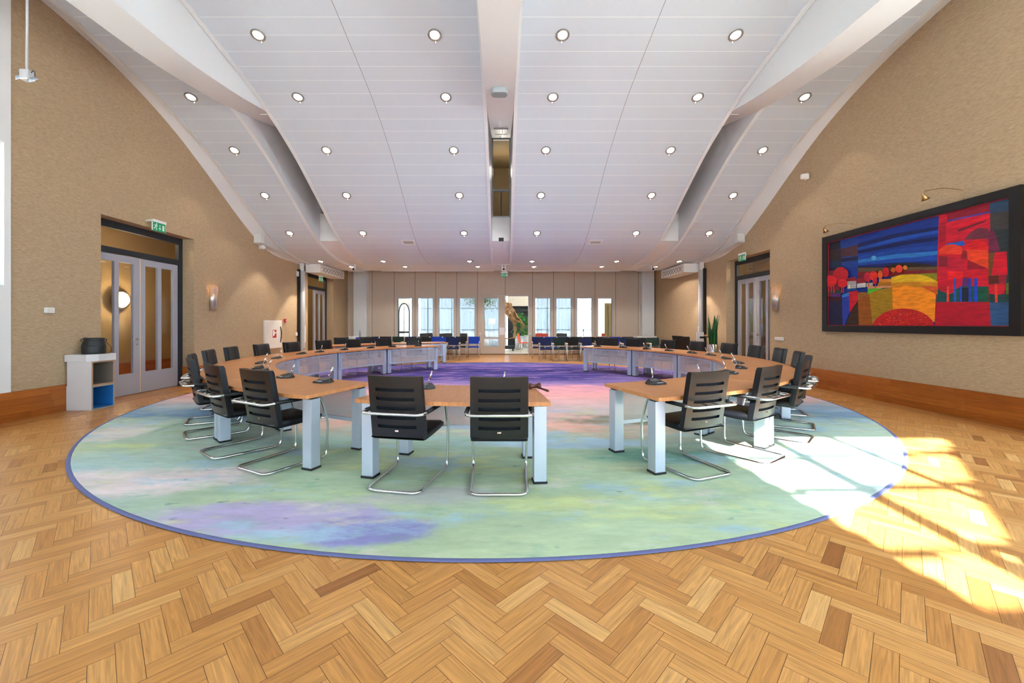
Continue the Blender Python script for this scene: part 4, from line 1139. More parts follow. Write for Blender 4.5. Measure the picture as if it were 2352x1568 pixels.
# long tables against the partition
def plain_table(name, x0, x1, y0, y1, z, top, label):
    t = thing(name, label, 'table', ((x0 + x1) / 2, (y0 + y1) / 2, .0015)); a, b = (x1 - x0) / 2, (y1 - y0) / 2
    bm = new(); box(bm, -a, a, -b, b, z - .035, z); bev(bm, .004, 1); obj('tabletop', bm, top, t)
    for sx in (-1, 1):
        for sy in (-1, 1):
            bm = new(); box(bm, sx * (a - .06) - .025, sx * (a - .06) + .025, sy * (b - .05) - .025, sy * (b - .05) + .025, 0, z - .035); obj('leg', bm, M['alurail'], t)
    return t
plain_table('side_table', pX(1334) * .95, pX(1428) * .95, 17.2, 17.75, .84, M['table'], 'long beech side table behind the right rows of stacking chairs')
plain_table('side_table', pX(842) * .96, pX(1046) * .96, 17.35, 17.85, .81, M['white'], 'long white side table under the left partition windows')
t = plain_table('serving_table', -6.62, -5.95, 16.9, 17.5, .80, M['cabwhite'], 'small white serving table with cups and a bottle before the left column')
p0 = Vector((-6.3, 17.15, .8025))
cup0 = thing('cup', '', 'cup', group='cups on the serving table')
bm = new(); lathe(bm, [(.001, 0), (.028, 0), (.042, .07), (.039, .07), (.026, .008)], 14); obj('bowl', bm, M['white'], cup0)
bm = new(); tube(bm, rounded([(.036, 0, .055), (.062, 0, .05), (.058, 0, .022), (.032, 0, .02)], .012), .004, 6); obj('handle', bm, M['white'], cup0)
cup0.location = p0 + Vector((-.18, 0, 0)); cup0['label'] = 'white cup at the left end of the row on the serving table'
for i in range(1, 5): dup(cup0, p0 + Vector((-.18 + .095 * i, .02 * (i % 2), 0)), .4 * i, 'white cup, %s from the left on the serving table' % nth(i))
t = thing('water_bottle', 'clear water bottle standing beside the cups on the serving table', 'bottle', (-6.03, 17.1, .8025))
bm = new(); lathe(bm, [(.001, 0), (.036, 0), (.038, .02), (.038, .19), (.016, .25), (.015, .29)], 16); obj('body', bm, M['bottle'], t)
bm = new(); lathe(bm, [(.001, .29), (.017, .29), (.017, .315), (.001, .315)], 12); obj('cap', bm, M['framedark'], t)

# small pieces near the right column
t = thing('side_cabinet', 'low grey cabinet with a flat top at the foot of the right column', 'cabinet', (6.15, 17.6, .0015))
bm = new(); box(bm, -.36, .36, -.25, .25, 0, .78); obj('body', bm, M['framedark'], t)
bm = new(); box(bm, -.42, .42, -.3, .3, .78, .86); obj('top', bm, M['colgrey'], t)
plain_table('small_table', 6.05, 6.65, 15.0, 15.6, .74, M['redorange'], 'small reddish table against the right wall beyond the tall chairs')

# ------------------------------------------------------------------ lectern
t = thing('lectern', 'grey lectern with a projecting wooden reading shelf by the right wall', 'lectern', (6.30, 12.95, .0015))
bm = new(); box(bm, -.11, .11, -.02, .02, .02, 1.13); obj('panel', bm, M['colgrey'], t)
bm = new(); v = box(bm, .13, .42, -.25, .25, 1.0, 1.035); obj('reading_shelf', bm, M['table'], t)
bm = new(); box(bm, .14, .41, -.22, .22, .965, 1.0); box(bm, -.02, .14, -.03, .03, .93, .99); obj('shelf_bracket', bm, M['blackpl'], t)
bm = new(); box(bm, -.2, .3, -.25, .25, 0, .02); obj('base', bm, M['alurail'], t)

# ------------------------------------------------------------------ snake plant
t = thing('snake_plant', 'tall snake plant in a shiny steel pot beside the right double door', 'plant', (6.30, 12.15, .0015))
bm = new(); lathe(bm, [(.001, 0), (.115, 0), (.145, .78), (.13, .78), (.12, .70), (.001, .70)], 28); obj('pot', bm, M['chrome'], t)
bm = new(); lathe(bm, [(.001, .705), (.12, .71)], 20); obj('soil', bm, M['soil'], t)
rl = random.Random(4)
for k in range(40):
    a = rl.uniform(0, 2 * PI); r0 = rl.uniform(.01, .10); h = rl.uniform(.45, 1.05) * (1 if k else 1.1); lean = rl.uniform(.02, .17) * h * (1.2 if h < .7 else .8)
    wd = rl.uniform(.030, .048); tw = rl.uniform(0, PI); bm = new(); n = 9; rows = []
    for i in range(n + 1):
        f_ = i / n; ww = wd * (1 - f_ ** 3) * (.75 + .6 * f_ * (1 - f_)) + .001
        c = Vector((r0 * math.cos(a) + lean * math.cos(a) * f_ ** 1.6, r0 * math.sin(a) + lean * math.sin(a) * f_ ** 1.6, .70 + h * f_))
        d_ = Vector((math.cos(tw + .5 * f_), math.sin(tw + .5 * f_), 0)); nrm = Vector((-d_.y, d_.x, 0)) * ww * .28
        rows.append([bm.verts.new(c - d_ * ww), bm.verts.new(c + nrm), bm.verts.new(c + d_ * ww), bm.verts.new(c - nrm * .6)])
    for i in range(n):
        for q in range(4): bm.faces.new((rows[i][q], rows[i][(q + 1) % 4], rows[i + 1][(q + 1) % 4], rows[i + 1][q])).smooth = True
    obj('leaf', bm, M['leaf'], t)

# ------------------------------------------------------------------ cabinet and pot at the left
cx0, cx1, cy0, cy1 = -7.018, -6.61, 6.515, 6.90
def open_cube(name, label, z0, z1, inner, edge, dx=0.0):
    t = thing(name, label, 'cabinet', ((cx0 + cx1) / 2, (cy0 + cy1) / 2, z0), group='stacked open cubes'); a, b, h, w = (cx1 - cx0) / 2, (cy1 - cy0) / 2, z1 - z0, .022
    bm = new(); box(bm, -a + dx, a, -b, -b + w, 0, h); box(bm, -a + dx, a, b - w, b, 0, h); box(bm, -a + dx, a, -b + w, b - w, 0, w); box(bm, -a + dx, a, -b + w, b - w, h - w, h); box(bm, -a + dx, -a + dx + .01, -b + w, b - w, w, h - w)
    obj('carcass', bm, M['cabwhite'], t)
    bm = new(); e = .003
    for y0_, y1_, za, zc in ((-b, -b + w, 0, h), (b - w, b, 0, h), (-b + w, b - w, 0, w), (-b + w, b - w, h - w, h)): box(bm, a - .001, a + e, y0_, y1_, za, zc)
    obj('plywood_edge', bm, edge, t)
    bm = new(); g = .002
    x0_, x1_, y0_, y1_, za, zc = -a + dx + .012, a - .002, -b + w + g, b - w - g, w + g, h - w - g
    for pts in (((x0_, y0_, za), (x0_, y1_, za), (x0_, y1_, zc), (x0_, y0_, zc)), ((x0_, y0_, za), (x1_, y0_, za), (x1_, y0_, zc), (x0_, y0_, zc)), ((x0_, y1_, za), (x1_, y1_, za), (x1_, y1_, zc), (x0_, y1_, zc)), ((x0_, y0_, za), (x1_, y0_, za), (x1_, y1_, za), (x0_, y1_, za)), ((x0_, y0_, zc), (x1_, y0_, zc), (x1_, y1_, zc), (x0_, y1_, zc))): quad(bm, pts)
    obj('lining', bm, inner, t)
open_cube('open_cube', 'lower white cube with a blue lined niche standing on the parquet', .0025, .392, M['nicheblue'], M['plygrey'])
open_cube('open_cube', 'upper white cube with a taupe niche and plywood edge, stacked on the blue one', .393, .786, M['nichegrey'], M['ply'], .012)
t = thing('plinth_top', 'white plinth slab on top of the stacked cubes, under the iron pot', 'plinth', ((cx0 + cx1) / 2, (cy0 + cy1) / 2, .787))
bm = new(); prism(bm, [(-.215, -.215), (.14, -.215), (.225, -.10), (.225, .20), (-.215, .20)], 0, .112); bev(bm, .003, 1); obj('slab', bm, M['cabwhite'], t)
t = thing('iron_pot', 'dark cast iron cooking pot with a wire handle on the white plinth', 'pot', (-6.80, 6.74, .900))
bm = new(); lathe(bm, [(.001, 0), (.142, 0), (.148, .02), (.150, .12), (.146, .15), (.132, .20), (.124, .225), (.130, .232), (.130, .262), (.120, .262), (.116, .22), (.135, .1), (.001, .02)], 30)
lathe(bm, [(.148, .122), (.155, .128), (.155, .134), (.146, .142)], 30)
obj('body', bm, M['iron'], t)
for s in (-1, 1):
    bm = new(); tube(bm, rounded([(s * .13, 0, .20), (s * .158, 0, .215), (s * .158, 0, .24), (s * .128, 0, .243)], .02), .006, 8)
    bm.transform(Matrix.Rotation(.5, 4, 'Z')); obj('lug', bm, M['iron'], t)
bm = new(); tube(bm, rounded([(.15, .05, .20), (.195, .10, .10), (.20, .08, .006), (.17, -.06, .004)], .03), .004, 6); obj('wire_handle', bm, M['iron'], t)
bm = new(); tube(bm, [(-.09, -.06, .262), (-.07, -.07, .272), (-.04, -.08, .262)], .008, 6); obj('rim_eye', bm, M['steel'], t)

# ------------------------------------------------------------------ wall fittings
def sconce(X, s, y, label):
    t = thing('wall_sconce', label, 'lamp', (X, y, 0), 0 if s > 0 else PI, 'steel wall sconces')
    bm = new(); n = 20; zs = [(1.72, .085), (2.0, .10), (2.32, .128)]; rows = []
    for z, r in zs: rows.append([bm.verts.new((.02 + r * math.sin(PI * k / n) * .95, -r * math.cos(PI * k / n), z)) for k in range(n + 1)])
    for i in range(2):
        for k in range(n): bm.faces.new((rows[i][k], rows[i][k + 1], rows[i + 1][k + 1], rows[i + 1][k])).smooth = True
    bmesh.ops.solidify(bm, geom=list(bm.faces), thickness=.004)
    obj('shade', bm, M['sconce'], t)
    bm = new(); box(bm, 0, .03, -.05, .05, 1.9, 2.06); obj('bracket', bm, M['blackpl'], t)
    bm = new(); tube(bm, [(.05, 0, 2.02), (.05, 0, 2.12)], .02, 10); obj('bulb', bm, M['glow'], t)
    plight(t, (.05, 0, 2.22), 1.2, (1, .5, .22), .02, name='filament')
sconce(XL, 1, 9.80, 'tapered hammered steel wall sconce right of the left double door')
sconce(XR, -1, on_x(1785, 690, XR).y, 'tapered hammered steel wall sconce between the right double door and the painting')

def exit_sign(loc, rz, label, wall=True, w=.30, h=.17):
    t = thing('exit_sign', label, 'sign', loc, rz, 'green exit signs')
    bm = new(); box(bm, -w / 2, w / 2, -.006, .006, -h / 2, h / 2); obj('plate', bm, M['signgreen'], t)
    bm = new(); box(bm, -w / 2 - .006, w / 2 + .006, -.02, .02, h / 2, h / 2 + .05); box(bm, -w / 2 - .008, -w / 2, -.009, .009, -h / 2, h / 2); box(bm, w / 2, w / 2 + .008, -.009, .009, -h / 2, h / 2); obj('housing', bm, M['white'], t)
    bm = new(); yv = -.0075; k = h / .17
    def pl(pts): quad(bm, [(x * k, yv, z * k) for x, z in pts]) if len(pts) == 4 else bm.faces.new([bm.verts.new((x * k, yv, z * k)) for x, z in pts])
    pl([(-.062 + .016 * math.cos(q * PI / 5), .052 + .016 * math.sin(q * PI / 5)) for q in range(10)])      # head
    pl([(-.088, .034), (-.058, .036), (-.066, -.008), (-.092, -.004)])                                      # trunk
    pl([(-.090, .034), (-.088, .022), (-.120, .016), (-.124, .026)]); pl([(-.062, .034), (-.066, .020), (-.040, .006), (-.034, .016)])
    pl([(-.092, -.004), (-.078, -.006), (-.100, -.036), (-.112, -.030)]); pl([(-.112, -.026), (-.100, -.036), (-.130, -.048), (-.134, -.038)])
    pl([(-.080, -.004), (-.066, -.006), (-.052, -.036), (-.066, -.038)]); pl([(-.066, -.034), (-.053, -.038), (-.064, -.070), (-.076, -.066)])
    pl([(.010, .05), (.022, .05), (.022, -.02), (.010, -.02)]); pl([(-.010, -.018), (.042, -.018), (.016, -.056)])                # arrow
    pl([(.075, .05), (.122, .05), (.122, -.056), (.075, -.056)])                                             # doorway
    obj('pictogram', bm, M['signwhite'], t, fix=False)
    return t
p = on_x(365, 522, XL + .16)
t = exit_sign(p, math.radians(90), 'green exit sign sticking out of the wall above the left double door')
bm = new(); tube(bm, [(-.12, .015, .11), (-.12, .158, .11)], .02, 10); obj('bracket', bm, M['white'], t)
p = on_x(1704.5, 592, XR - .18)
t = exit_sign(p, math.radians(-90), 'green exit sign sticking out of the wall above the right double door')
bm = new(); tube(bm, [(-.10, .015, .11), (-.10, .178, .11)], .02, 10); obj('bracket', bm, M['white'], t)
p = on_x(737, 641, -6.75)
t = exit_sign(p, math.radians(90), 'green exit sign hanging by the far left open door')
bm = new(); tube(bm, [(-.0, 0, .13), (-.0, .0, .145)], .012, 8); obj('rod', bm, M['white'], t)
p = on_y(1158.5, 631.5, 15.9)
t = exit_sign(p, 0, 'green exit sign hanging from the ceiling in the middle before the partition', w=.26, h=.15)
bm = new(); tube(bm, [(0, 0, .12), (0, 0, .22)], .01, 8); box(bm, -.09, .09, -.03, .03, 3.5 - p.z - .06, 3.5 - p.z - .002); tube(bm, [(0, 0, .2), (0, 0, 3.5 - p.z - .05)], .01, 8); obj('rod', bm, M['white'], t)

# fire hose cabinet
pa, pb = on_x(604.5, 735, XL), on_x(644, 797, XL)
t = thing('fire_hose_cabinet', 'cream fire hose cabinet on the left wall with a red hose pictogram', 'cabinet', (XL, (pa.y + pb.y) / 2, 1.07))
hw, hh = (pb.y - pa.y) / 2, .43
bm = new(); box(bm, 0, .05, -hw, hw, -hh, hh); bev(bm, .006, 1); obj('body', bm, M['cream'], t)
bm = new(); box(bm, .05, .058, -hw + .05, hw - .02, -hh + .02, hh - .05); bev(bm, .003, 1); door = obj('door', bm, M['cream'], t)
bm = new(); pts = [(.06, hw - .10, -.26), (.09, hw - .085, 0.), (.06, hw - .10, .24)]; tube(bm, rounded(pts, .2, 6), .014, 8); obj('handle', bm, M['blackpl'], door)
bm = new(); box(bm, .058, .0605, -.07, .13, -.10, .14); obj('sign_plate', bm, M['red'], door)
bm = new(); xx = .062
def wq(pts): bm.faces.new([bm.verts.new((xx, y, z)) for y, z in pts])
wq([(-.055, .125), (.02, .125), (.02, -.02), (-.03, -.05), (-.055, -.05)]); wq([(.02, .075), (.07, .06), (.115, .09), (.115, .02), (.07, .035), (.02, .03)])
wq([(.0225, -.02), (.045, .0), (.045, .02), (.0225, .02)])
obj('pictogram', bm, M['signwhite'], door, fix=False)
p = on_x(653.5, 736, XL)
t = thing('fire_call_point', 'small red fire alarm call point on the left wall by the hose cabinet', 'alarm', p)  # manual call point of the fire alarm
bm = new(); box(bm, 0, .05, -.055, .055, -.055, .055); bev(bm, .008, 1); obj('housing', bm, M['red'], t)
bm = new(); quad(bm, ((.0515, -.01, -.02), (.0515, .035, -.02), (.0515, .035, .025), (.0515, -.01, .025))); obj('glass_tab', bm, M['signwhite'], t, fix=False)

def wallbox(name, p, s, w, h, d, label, cat, mat='white', detail=None):
    t = thing(name, label, cat, p)
    bm = new(); box(bm, min(0, s * d), max(0, s * d), -w / 2, w / 2, -h / 2, h / 2); bev(bm, .005, 1); obj('housing', bm, M[mat], t)
    bm = new(); x = s * d
    box(bm, min(x, x + s * .006), max(x, x + s * .006), -w * .36, w * .36, -h * .34, h * .34); obj(detail or 'cover', bm, M['white' if mat != 'white' else 'cream'], t)
    return t
wallbox('heating_switch', on_x(680, 767, XL), 1, .10, .11, .03, 'small white thermostat left of the black edged rail', 'thermostat')  # room thermostat
wallbox('wall_sensor', on_x(682.5, 629, XL), 1, .13, .17, .06, 'white box sensor high beside the left rail', 'sensor')
wallbox('light_switch', on_x(110, 712.5, XL), 1, .12, .085, .045, 'white wall switch box above the stacked cubes', 'switch', detail='rocker')
p = on_x(1791, 778, XR)
t = wallbox('switch_strip', p, -1, .32, .085, .02, 'long white switch strip on the right wall under the sconce', 'switch', detail='rocker_row')
def motion(p, s, label):
    t = thing('motion_detector', label, 'detector', p, group='white motion detectors')
    bm = new(); box(bm, min(0, s * .03), max(0, s * .03), -.06, .06, -.06, .06); bev(bm, .008, 1); obj('bracket', bm, M['white'], t)
    bm = new(); lathe(bm, [(.001, -.075), (.05, -.075), (.062, -.05), (.062, .05), (.05, .075), (.001, .075)], 18); bm.transform(Matrix.Translation((s * .085, -.03, 0)) @ Matrix.Rotation(PI / 2, 4, 'Y') @ Matrix.Rotation(.4, 4, 'X')); obj('eye', bm, M['white'], t)
motion(on_x(597, 568, XL), 1, 'white motion detector on the left wall under the ceiling edge')
motion(on_x(1855, 406, XR), -1, 'white motion detector high on the right wall left of the painting')

# rails for the folding wall, standing at both sides
def rail(X, s, y, label):
    t = thing('wall_rail', label, 'rail', (X, y, .0015), 0, 'aluminium wall rails')
    bm = new(); box(bm, min(s * .02, s * .17), max(s * .02, s * .17), -.09, .09, 0, 3.22); bev(bm, .006, 1); box(bm, min(s * .17, s * .19), max(s * .17, s * .19), -.05, .02, 0, 3.22); obj('post', bm, M['alurail'], t)
    bm = new(); box(bm, min(0, s * .10), max(0, s * .10), -.13, -.09, .0, 3.26); obj('rubber_edge', bm, M['blackpl'], t)
    bm = new(); box(bm, min(s * .04, s * .15), max(s * .04, s * .15), -.04, .05, 3.22, 3.48); obj('ceiling_duct', bm, M['white'], t)
    bm = new(); box(bm, min(s * .19, s * .215), max(s * .19, s * .215), -.03, .03, .75, 1.32); obj('socket_strip', bm, M['white'], t)
rail(XL, 1, 14.0, 'tall aluminium wall rail with a black edge near the fire hose cabinet')
rail(XR, -1, 13.75, 'tall aluminium wall rail with a black edge behind the snake plant')

# air curtains above the far doors
def air_curtain(x0, x1, y0, y1, z0, z1, face, label):
    t = thing('air_curtain', label, 'air curtain', ((x0 + x1) / 2, (y0 + y1) / 2, z0), 0, 'white air curtains'); a, b, h = (x1 - x0) / 2, (y1 - y0) / 2, z1 - z0
    bm = new(); box(bm, -a, a, -b, b, 0, h); bev(bm, .005, 1); obj('casing', bm, M['white'], t)
    bm = new(); bm2 = new(); xf = face * a
    n = 15
    for r in range(2):
        for k in range(n):
            for q in range(3):
                yc = -b + .2 + (2 * b - .3) * (k + q * .28) / n; zc = h * (.62 if r == 0 else .30) + (q - 1) * .03 * (1 if (k + r) % 2 else -1)
                w_ = .018
                quad(bm, ((xf + face * .003, yc - w_, zc - w_), (xf + face * .003, yc + w_, zc - w_), (xf + face * .003, yc + w_, zc + w_), (xf + face * .003, yc - w_, zc + w_)))
    bm2.free()
    obj('perforation', bm, pmat_dark, t, fix=False)
pmat_dark = pmat('dark_hole', rgb(138, 130, 122), .8)
air_curtain(-6.95, -6.42, 14.27, 16.4, 3.20, 3.50, 1, 'white perforated air curtain box under the ceiling at the far left door')
air_curtain(6.25, 6.78, 14.0, 16.0, 3.18, 3.48, -1, 'white perforated air curtain box under the ceiling at the far right')

# ------------------------------------------------------------------ painting with two picture lamps
yA, yB_, zA, zB = 5.30, 8.60, 1.235, 3.22
t = thing('painting', 'large framed abstract landscape painting in red blue and orange on the right wall', 'painting', (XR, (yA + yB_) / 2, (zA + zB) / 2))
bm = new(); hw, hh, fw = (yB_ - yA) / 2, (zB - zA) / 2, .125
for y0, y1, z0, z1 in ((-hw, hw, -hh, -hh + fw), (-hw, hw, hh - fw, hh), (-hw, -hw + fw, -hh + fw, hh - fw), (hw - fw, hw, -hh + fw, hh - fw)): box(bm, -.07, 0, y0, y1, z0, z1)
obj('frame', bm, M['black'], t)
bm = new(); e = .012
for y0, y1, z0, z1 in ((-hw + fw, hw - fw, -hh + fw, -hh + fw + e), (-hw + fw, hw - fw, hh - fw - e, hh - fw), (-hw + fw, -hw + fw + e, -hh + fw, hh - fw), (hw - fw - e, hw - fw, -hh + fw, hh - fw)): box(bm, -.05, 0, y0, y1, z0, z1)
obj('red_slip', bm, pmat('red_slip', rgb(150, 20, 40), .5), t)
bm = new(); cl = bm.loops.layers.float_color.new('paint'); layer = [0]
lim_y, lim_z = hw - fw - .002, hh - fw - .002
def zp(q):
    """a point of the painting, read in the enlarged view of it"""
    px, py = 1880 + q[0] / 3.919, 400 + q[1] / 3.919
    w_ = on_x(px, py, XR - .03); y_, z_ = w_.y - (yA + yB_) / 2, w_.z - (zA + zB) / 2
    return (max(-lim_y, min(lim_y, y_)), max(-lim_z, min(lim_z, z_)))
def paint(pts, c):
    layer[0] += 1; x = -.03 - layer[0] * .00012
    pp = [zp(q) for q in pts]
    f = bm.faces.new([bm.verts.new((x, a, b)) for a, b in pp])
    for lp in f.loops: lp[cl] = rgb(*c)
def circ(cx, cy, rx, ry, c, a0=0, a1=360, n=20): paint([(cx + rx * math.cos(math.radians(a0 + (a1 - a0) * i / n)), cy - ry * math.sin(math.radians(a0 + (a1 - a0) * i / n))) for i in range(n if a1 - a0 >= 359 else n + 1)], c)
rp_ = random.Random(11)
paint([(80, 570), (1760, 160), (1760, 1400), (80, 1390)], (8, 50, 140))
paint([(80, 570), (197, 560), (207, 1390), (80, 1390)], (12, 20, 44))
paint([(88, 690), (200, 665), (203, 770), (88, 790)], (44, 34, 34)); paint([(88, 790), (203, 775), (205, 840), (88, 850)], (14, 44, 74))
paint([(197, 570), (357, 530), (357, 840), (205, 840)], (16, 58, 140)); paint([(200, 672), (356, 634), (355, 728), (203, 748)], (76, 44, 52)); paint([(203, 760), (355, 735), (355, 770), (204, 790)], (10, 20, 60))
for (a, b, c_, d_, col) in ((620, 660, 470, 500, (4, 26, 88)), (662, 682, 500, 530, (10, 72, 170)), (690, 712, 560, 590, (4, 24, 84)), (735, 765, 640, 668, (10, 66, 160)), (770, 806, 690, 724, (38, 120, 196)), (800, 822, 735, 770, (16, 70, 168)), (820, 842, 790, 824, (6, 30, 100))):
    paint([(357, a), (700, (a + c_) / 2 - 12), (1080, c_), (1080, d_), (700, (b + d_) / 2), (357, b)], col)
circ(498, 752, 22, 20, (90, 170, 214))
paint([(357, 838), (580, 838), (640, 815), (740, 800), (850, 798), (960, 808), (1078, 828), (1078, 900), (357, 900)], (40, 30, 24))
paint([(357, 842), (1078, 832), (1078, 862), (357, 884)], (96, 74, 50)); paint([(357, 880), (1078, 858), (1078, 892), (640, 920), (357, 936)], (126, 24, 28)); paint([(870, 896), (1080, 888), (1080, 970), (960, 925)], (132, 128, 20))
# right block
paint([(1085, 340), (1545, 222), (1552, 1152), (1060, 1152)], (206, 18, 44)); paint([(1152, 325), (1545, 225), (1548, 345), (1165, 425)], (146, 18, 42)); paint([(1165, 410), (1300, 385), (1545, 330), (1545, 348), (1300, 400), (1170, 428)], (84, 60, 150))
paint([(1088, 440), (1150, 425), (1150, 600), (1085, 615)], (172, 14, 40)); paint([(1160, 470), (1545, 370), (1540, 400), (1165, 500)], (226, 20, 44)); paint([(1250, 500), (1520, 405), (1500, 430), (1260, 520)], (120, 20, 40))
paint([(1310, 590), (1350, 540), (1420, 490), (1470, 482), (1530, 490), (1532, 580), (1420, 585)], (112, 44, 60)); paint([(1150, 625), (1310, 598), (1320, 640), (1150, 650)], (20, 88, 190))
circ(1200, 720, 120, 90, (236, 60, 36), 0, 180); circ(1430, 700, 120, 105, (226, 20, 30), 0, 180); paint([(1160, 735), (1300, 755), (1310, 870), (1165, 870)], (196, 20, 50)); paint([(1085, 735), (1165, 740), (1162, 830), (1080, 830)], (140, 24, 44))
paint([(1340, 680), (1530, 680), (1530, 850), (1345, 770)], (240, 66, 30)); paint([(1345, 770), (1525, 850), (1340, 862)], (150, 10, 36)); paint([(1280, 760), (1300, 680), (1335, 690), (1340, 760)], (150, 24, 40)); paint([(1165, 870), (1305, 875), (1300, 940), (1168, 945)], (236, 26, 34)); paint([(1340, 870), (1530, 860), (1530, 925), (1345, 930)], (206, 14, 36))
paint([(1075, 1030), (1180, 1075), (1280, 1010), (1532, 1010), (1535, 1148), (1062, 1150)], (10, 78, 78)); paint([(1070, 1005), (1160, 1000), (1230, 1060), (1180, 1080), (1100, 1050)], (190, 20, 44)); paint([(1440, 1015), (1530, 1012), (1532, 1146), (1442, 1146)], (8, 84, 60)); paint([(1290, 1020), (1360, 1020), (1360, 1146), (1292, 1146)], (6, 22, 40)); paint([(1300, 930), (1360, 935), (1360, 1010), (1295, 1010)], (90, 40, 110))
for x_, w_, y0_, y1_, c_ in ((1232, 9, 935, 1148, (30, 84, 190)), (1168, 10, 1008, 1150, (226, 60, 40)), (1285, 8, 1010, 1146, (20, 70, 190)), (1366, 11, 935, 1148, (26, 60, 180)), (1420, 14, 935, 1148, (18, 66, 200))): paint([(x_ - w_, y0_), (x_ + w_, y0_), (x_ + w_ * 1.15, y1_), (x_ - w_ * 1.15, y1_)], c_)
paint([(1545, 225), (1765, 165), (1765, 330), (1548, 352)], (38, 66, 96)); paint([(1548, 350), (1765, 318), (1765, 490), (1550, 505)], (62, 58, 58)); paint([(1550, 502), (1765, 482), (1765, 720), (1560, 720)], (36, 48, 52)); paint([(1535, 700), (1765, 690), (1765, 1160), (1540, 1160)], (24, 66, 66))
paint([(1532, 515), (1570, 500), (1600, 540), (1640, 690), (1535, 712)], (110, 34, 66)); paint([(1535, 712), (1595, 705), (1590, 905), (1535, 915)], (112, 70, 30)); paint([(1592, 702), (1698, 694), (1705, 900), (1560, 912)], (218, 16, 44)); paint([(1532, 915), (1640, 905), (1625, 985), (1535, 990)], (92, 36, 26)); paint([(1625, 905), (1700, 900), (1690, 975), (1630, 985)], (160, 24, 50)); paint([(1537, 992), (1685, 980), (1680, 1075), (1620, 1085), (1545, 1075)], (214, 16, 40)); paint([(1590, 985), (1612, 985), (1618, 1158), (1594, 1158)], (232, 60, 40)); paint([(1690, 980), (1750, 975), (1750, 1080), (1690, 1080)], (110, 110, 40))
paint([(1058, 1150), (1548, 1150), (1556, 1400), (1050, 1400)], (178, 8, 36)); paint([(1546, 1155), (1765, 1150), (1765, 1400), (1556, 1400)], (40, 80, 128))
# hills and fields
paint([(548, 945), (660, 940), (665, 975), (548, 975)], (228, 140, 40)); paint([(540, 975), (665, 970), (668, 1010), (530, 1010)], (176, 110, 20)); paint([(445, 1010), (668, 1002), (668, 1020), (445, 1030)], (226, 150, 110))
paint([(658, 928), (740, 905), (850, 898), (930, 905), (1000, 925), (1078, 968), (1076, 1030), (660, 1030)], (226, 180, 22)); paint([(660, 975), (860, 965), (1078, 975), (1076, 1080), (662, 1040)], (216, 138, 22)); paint([(920, 1008), (1076, 1008), (1070, 1085), (1000, 1045)], (214, 84, 34))
paint([(445, 1030), (580, 1025), (445, 1078)], (90, 190, 40)); paint([(445, 1080), (540, 1040), (668, 1015), (675, 1230), (470, 1390)], (164, 124, 14)); paint([(668, 1012), (800, 1008), (940, 1020), (1062, 1080), (1050, 1330), (672, 1230)], (246, 140, 18)); paint([(357, 1062), (450, 1062), (445, 1085), (357, 1140)], (150, 90, 30)); paint([(357, 1140), (462, 1078), (490, 1390), (365, 1390)], (150, 78, 14))
paint([(245, 1390), (275, 1280), (320, 1190), (358, 1140), (367, 1390)], (58, 38, 28)); paint([(214, 1085), (276, 1062), (282, 1240), (242, 1390), (222, 1390)], (30, 56, 160)); paint([(214, 1085), (276, 1062), (276, 1095), (216, 1110)], (50, 120, 200)); paint([(276, 1060), (357, 1045), (357, 1140), (320, 1190), (285, 1250)], (198, 14, 38)); paint([(80, 1100), (213, 1100), (222, 1390), (80, 1390)], (20, 26, 62)); paint([(80, 1105), (213, 1105), (213, 1140), (80, 1140)], (60, 14, 24))
circ(770, 1396, 285, 188, (200, 22, 28), 0, 180, 30)
for _ in range(170):
    a_ = rp_.uniform(0, PI); q_ = math.sqrt(rp_.random()); x_, y_ = 770 + 268 * q_ * math.cos(a_), 1388 - 172 * q_ * math.sin(a_)
    dx_, dy_ = rp_.uniform(6, 13), rp_.uniform(-6, 6); paint([(x_, y_), (x_ + dx_, y_ + dy_), (x_ + dx_ + 1, y_ + dy_ + 5), (x_ + 1, y_ + 5)], rp_.choice(((232, 90, 36), (226, 60, 34), (240, 120, 50), (160, 12, 24))))
# houses and trees
paint([(80, 870), (200, 860), (205, 1100), (80, 1100)], (120, 20, 40)); circ(215, 900, 68, 66, (190, 16, 36)); circ(120, 960, 60, 50, (226, 24, 36)); circ(230, 980, 44, 40, (222, 30, 36)); paint([(80, 1045), (213, 1045), (213, 1072), (80, 1072)], (10, 66, 52)); paint([(130, 1075), (213, 1072), (213, 1100), (130, 1104)], (90, 40, 120))
for x_ in (105, 128, 152, 220, 238): paint([(x_ - 4, 990), (x_ + 4, 990), (x_ + 5, 1066), (x_ - 5, 1066)], (214, 30, 36))
paint([(270, 935), (352, 922), (352, 962), (270, 970)], (140, 14, 30)); paint([(274, 965), (354, 960), (354, 1025), (274, 1032)], (176, 172, 166)); paint([(285, 995), (298, 995), (298, 1030), (285, 1030)], (232, 226, 200)); paint([(270, 1030), (357, 1024), (357, 1042), (270, 1050)], (20, 84, 150)); paint([(357, 940), (432, 932), (440, 975), (357, 985)], (150, 16, 30)); paint([(362, 985), (440, 976), (440, 1016), (362, 1022)], (196, 196, 190)); paint([(445, 980), (505, 975), (505, 1010), (445, 1014)], (176, 160, 130))
for x_, y_, rx, ry, c_ in ((458, 925, 34, 42, (186, 20, 52)), (512, 912, 36, 42, (226, 44, 34)), (524, 960, 20, 30, (206, 24, 36)), (572, 905, 22, 40, (232, 96, 40)), (622, 880, 30, 44, (196, 22, 32)), (690, 862, 22, 22, (200, 90, 30)), (742, 850, 33, 34, (232, 60, 32)), (798, 840, 20, 20, (206, 120, 40))): circ(x_, y_, rx, ry, c_)
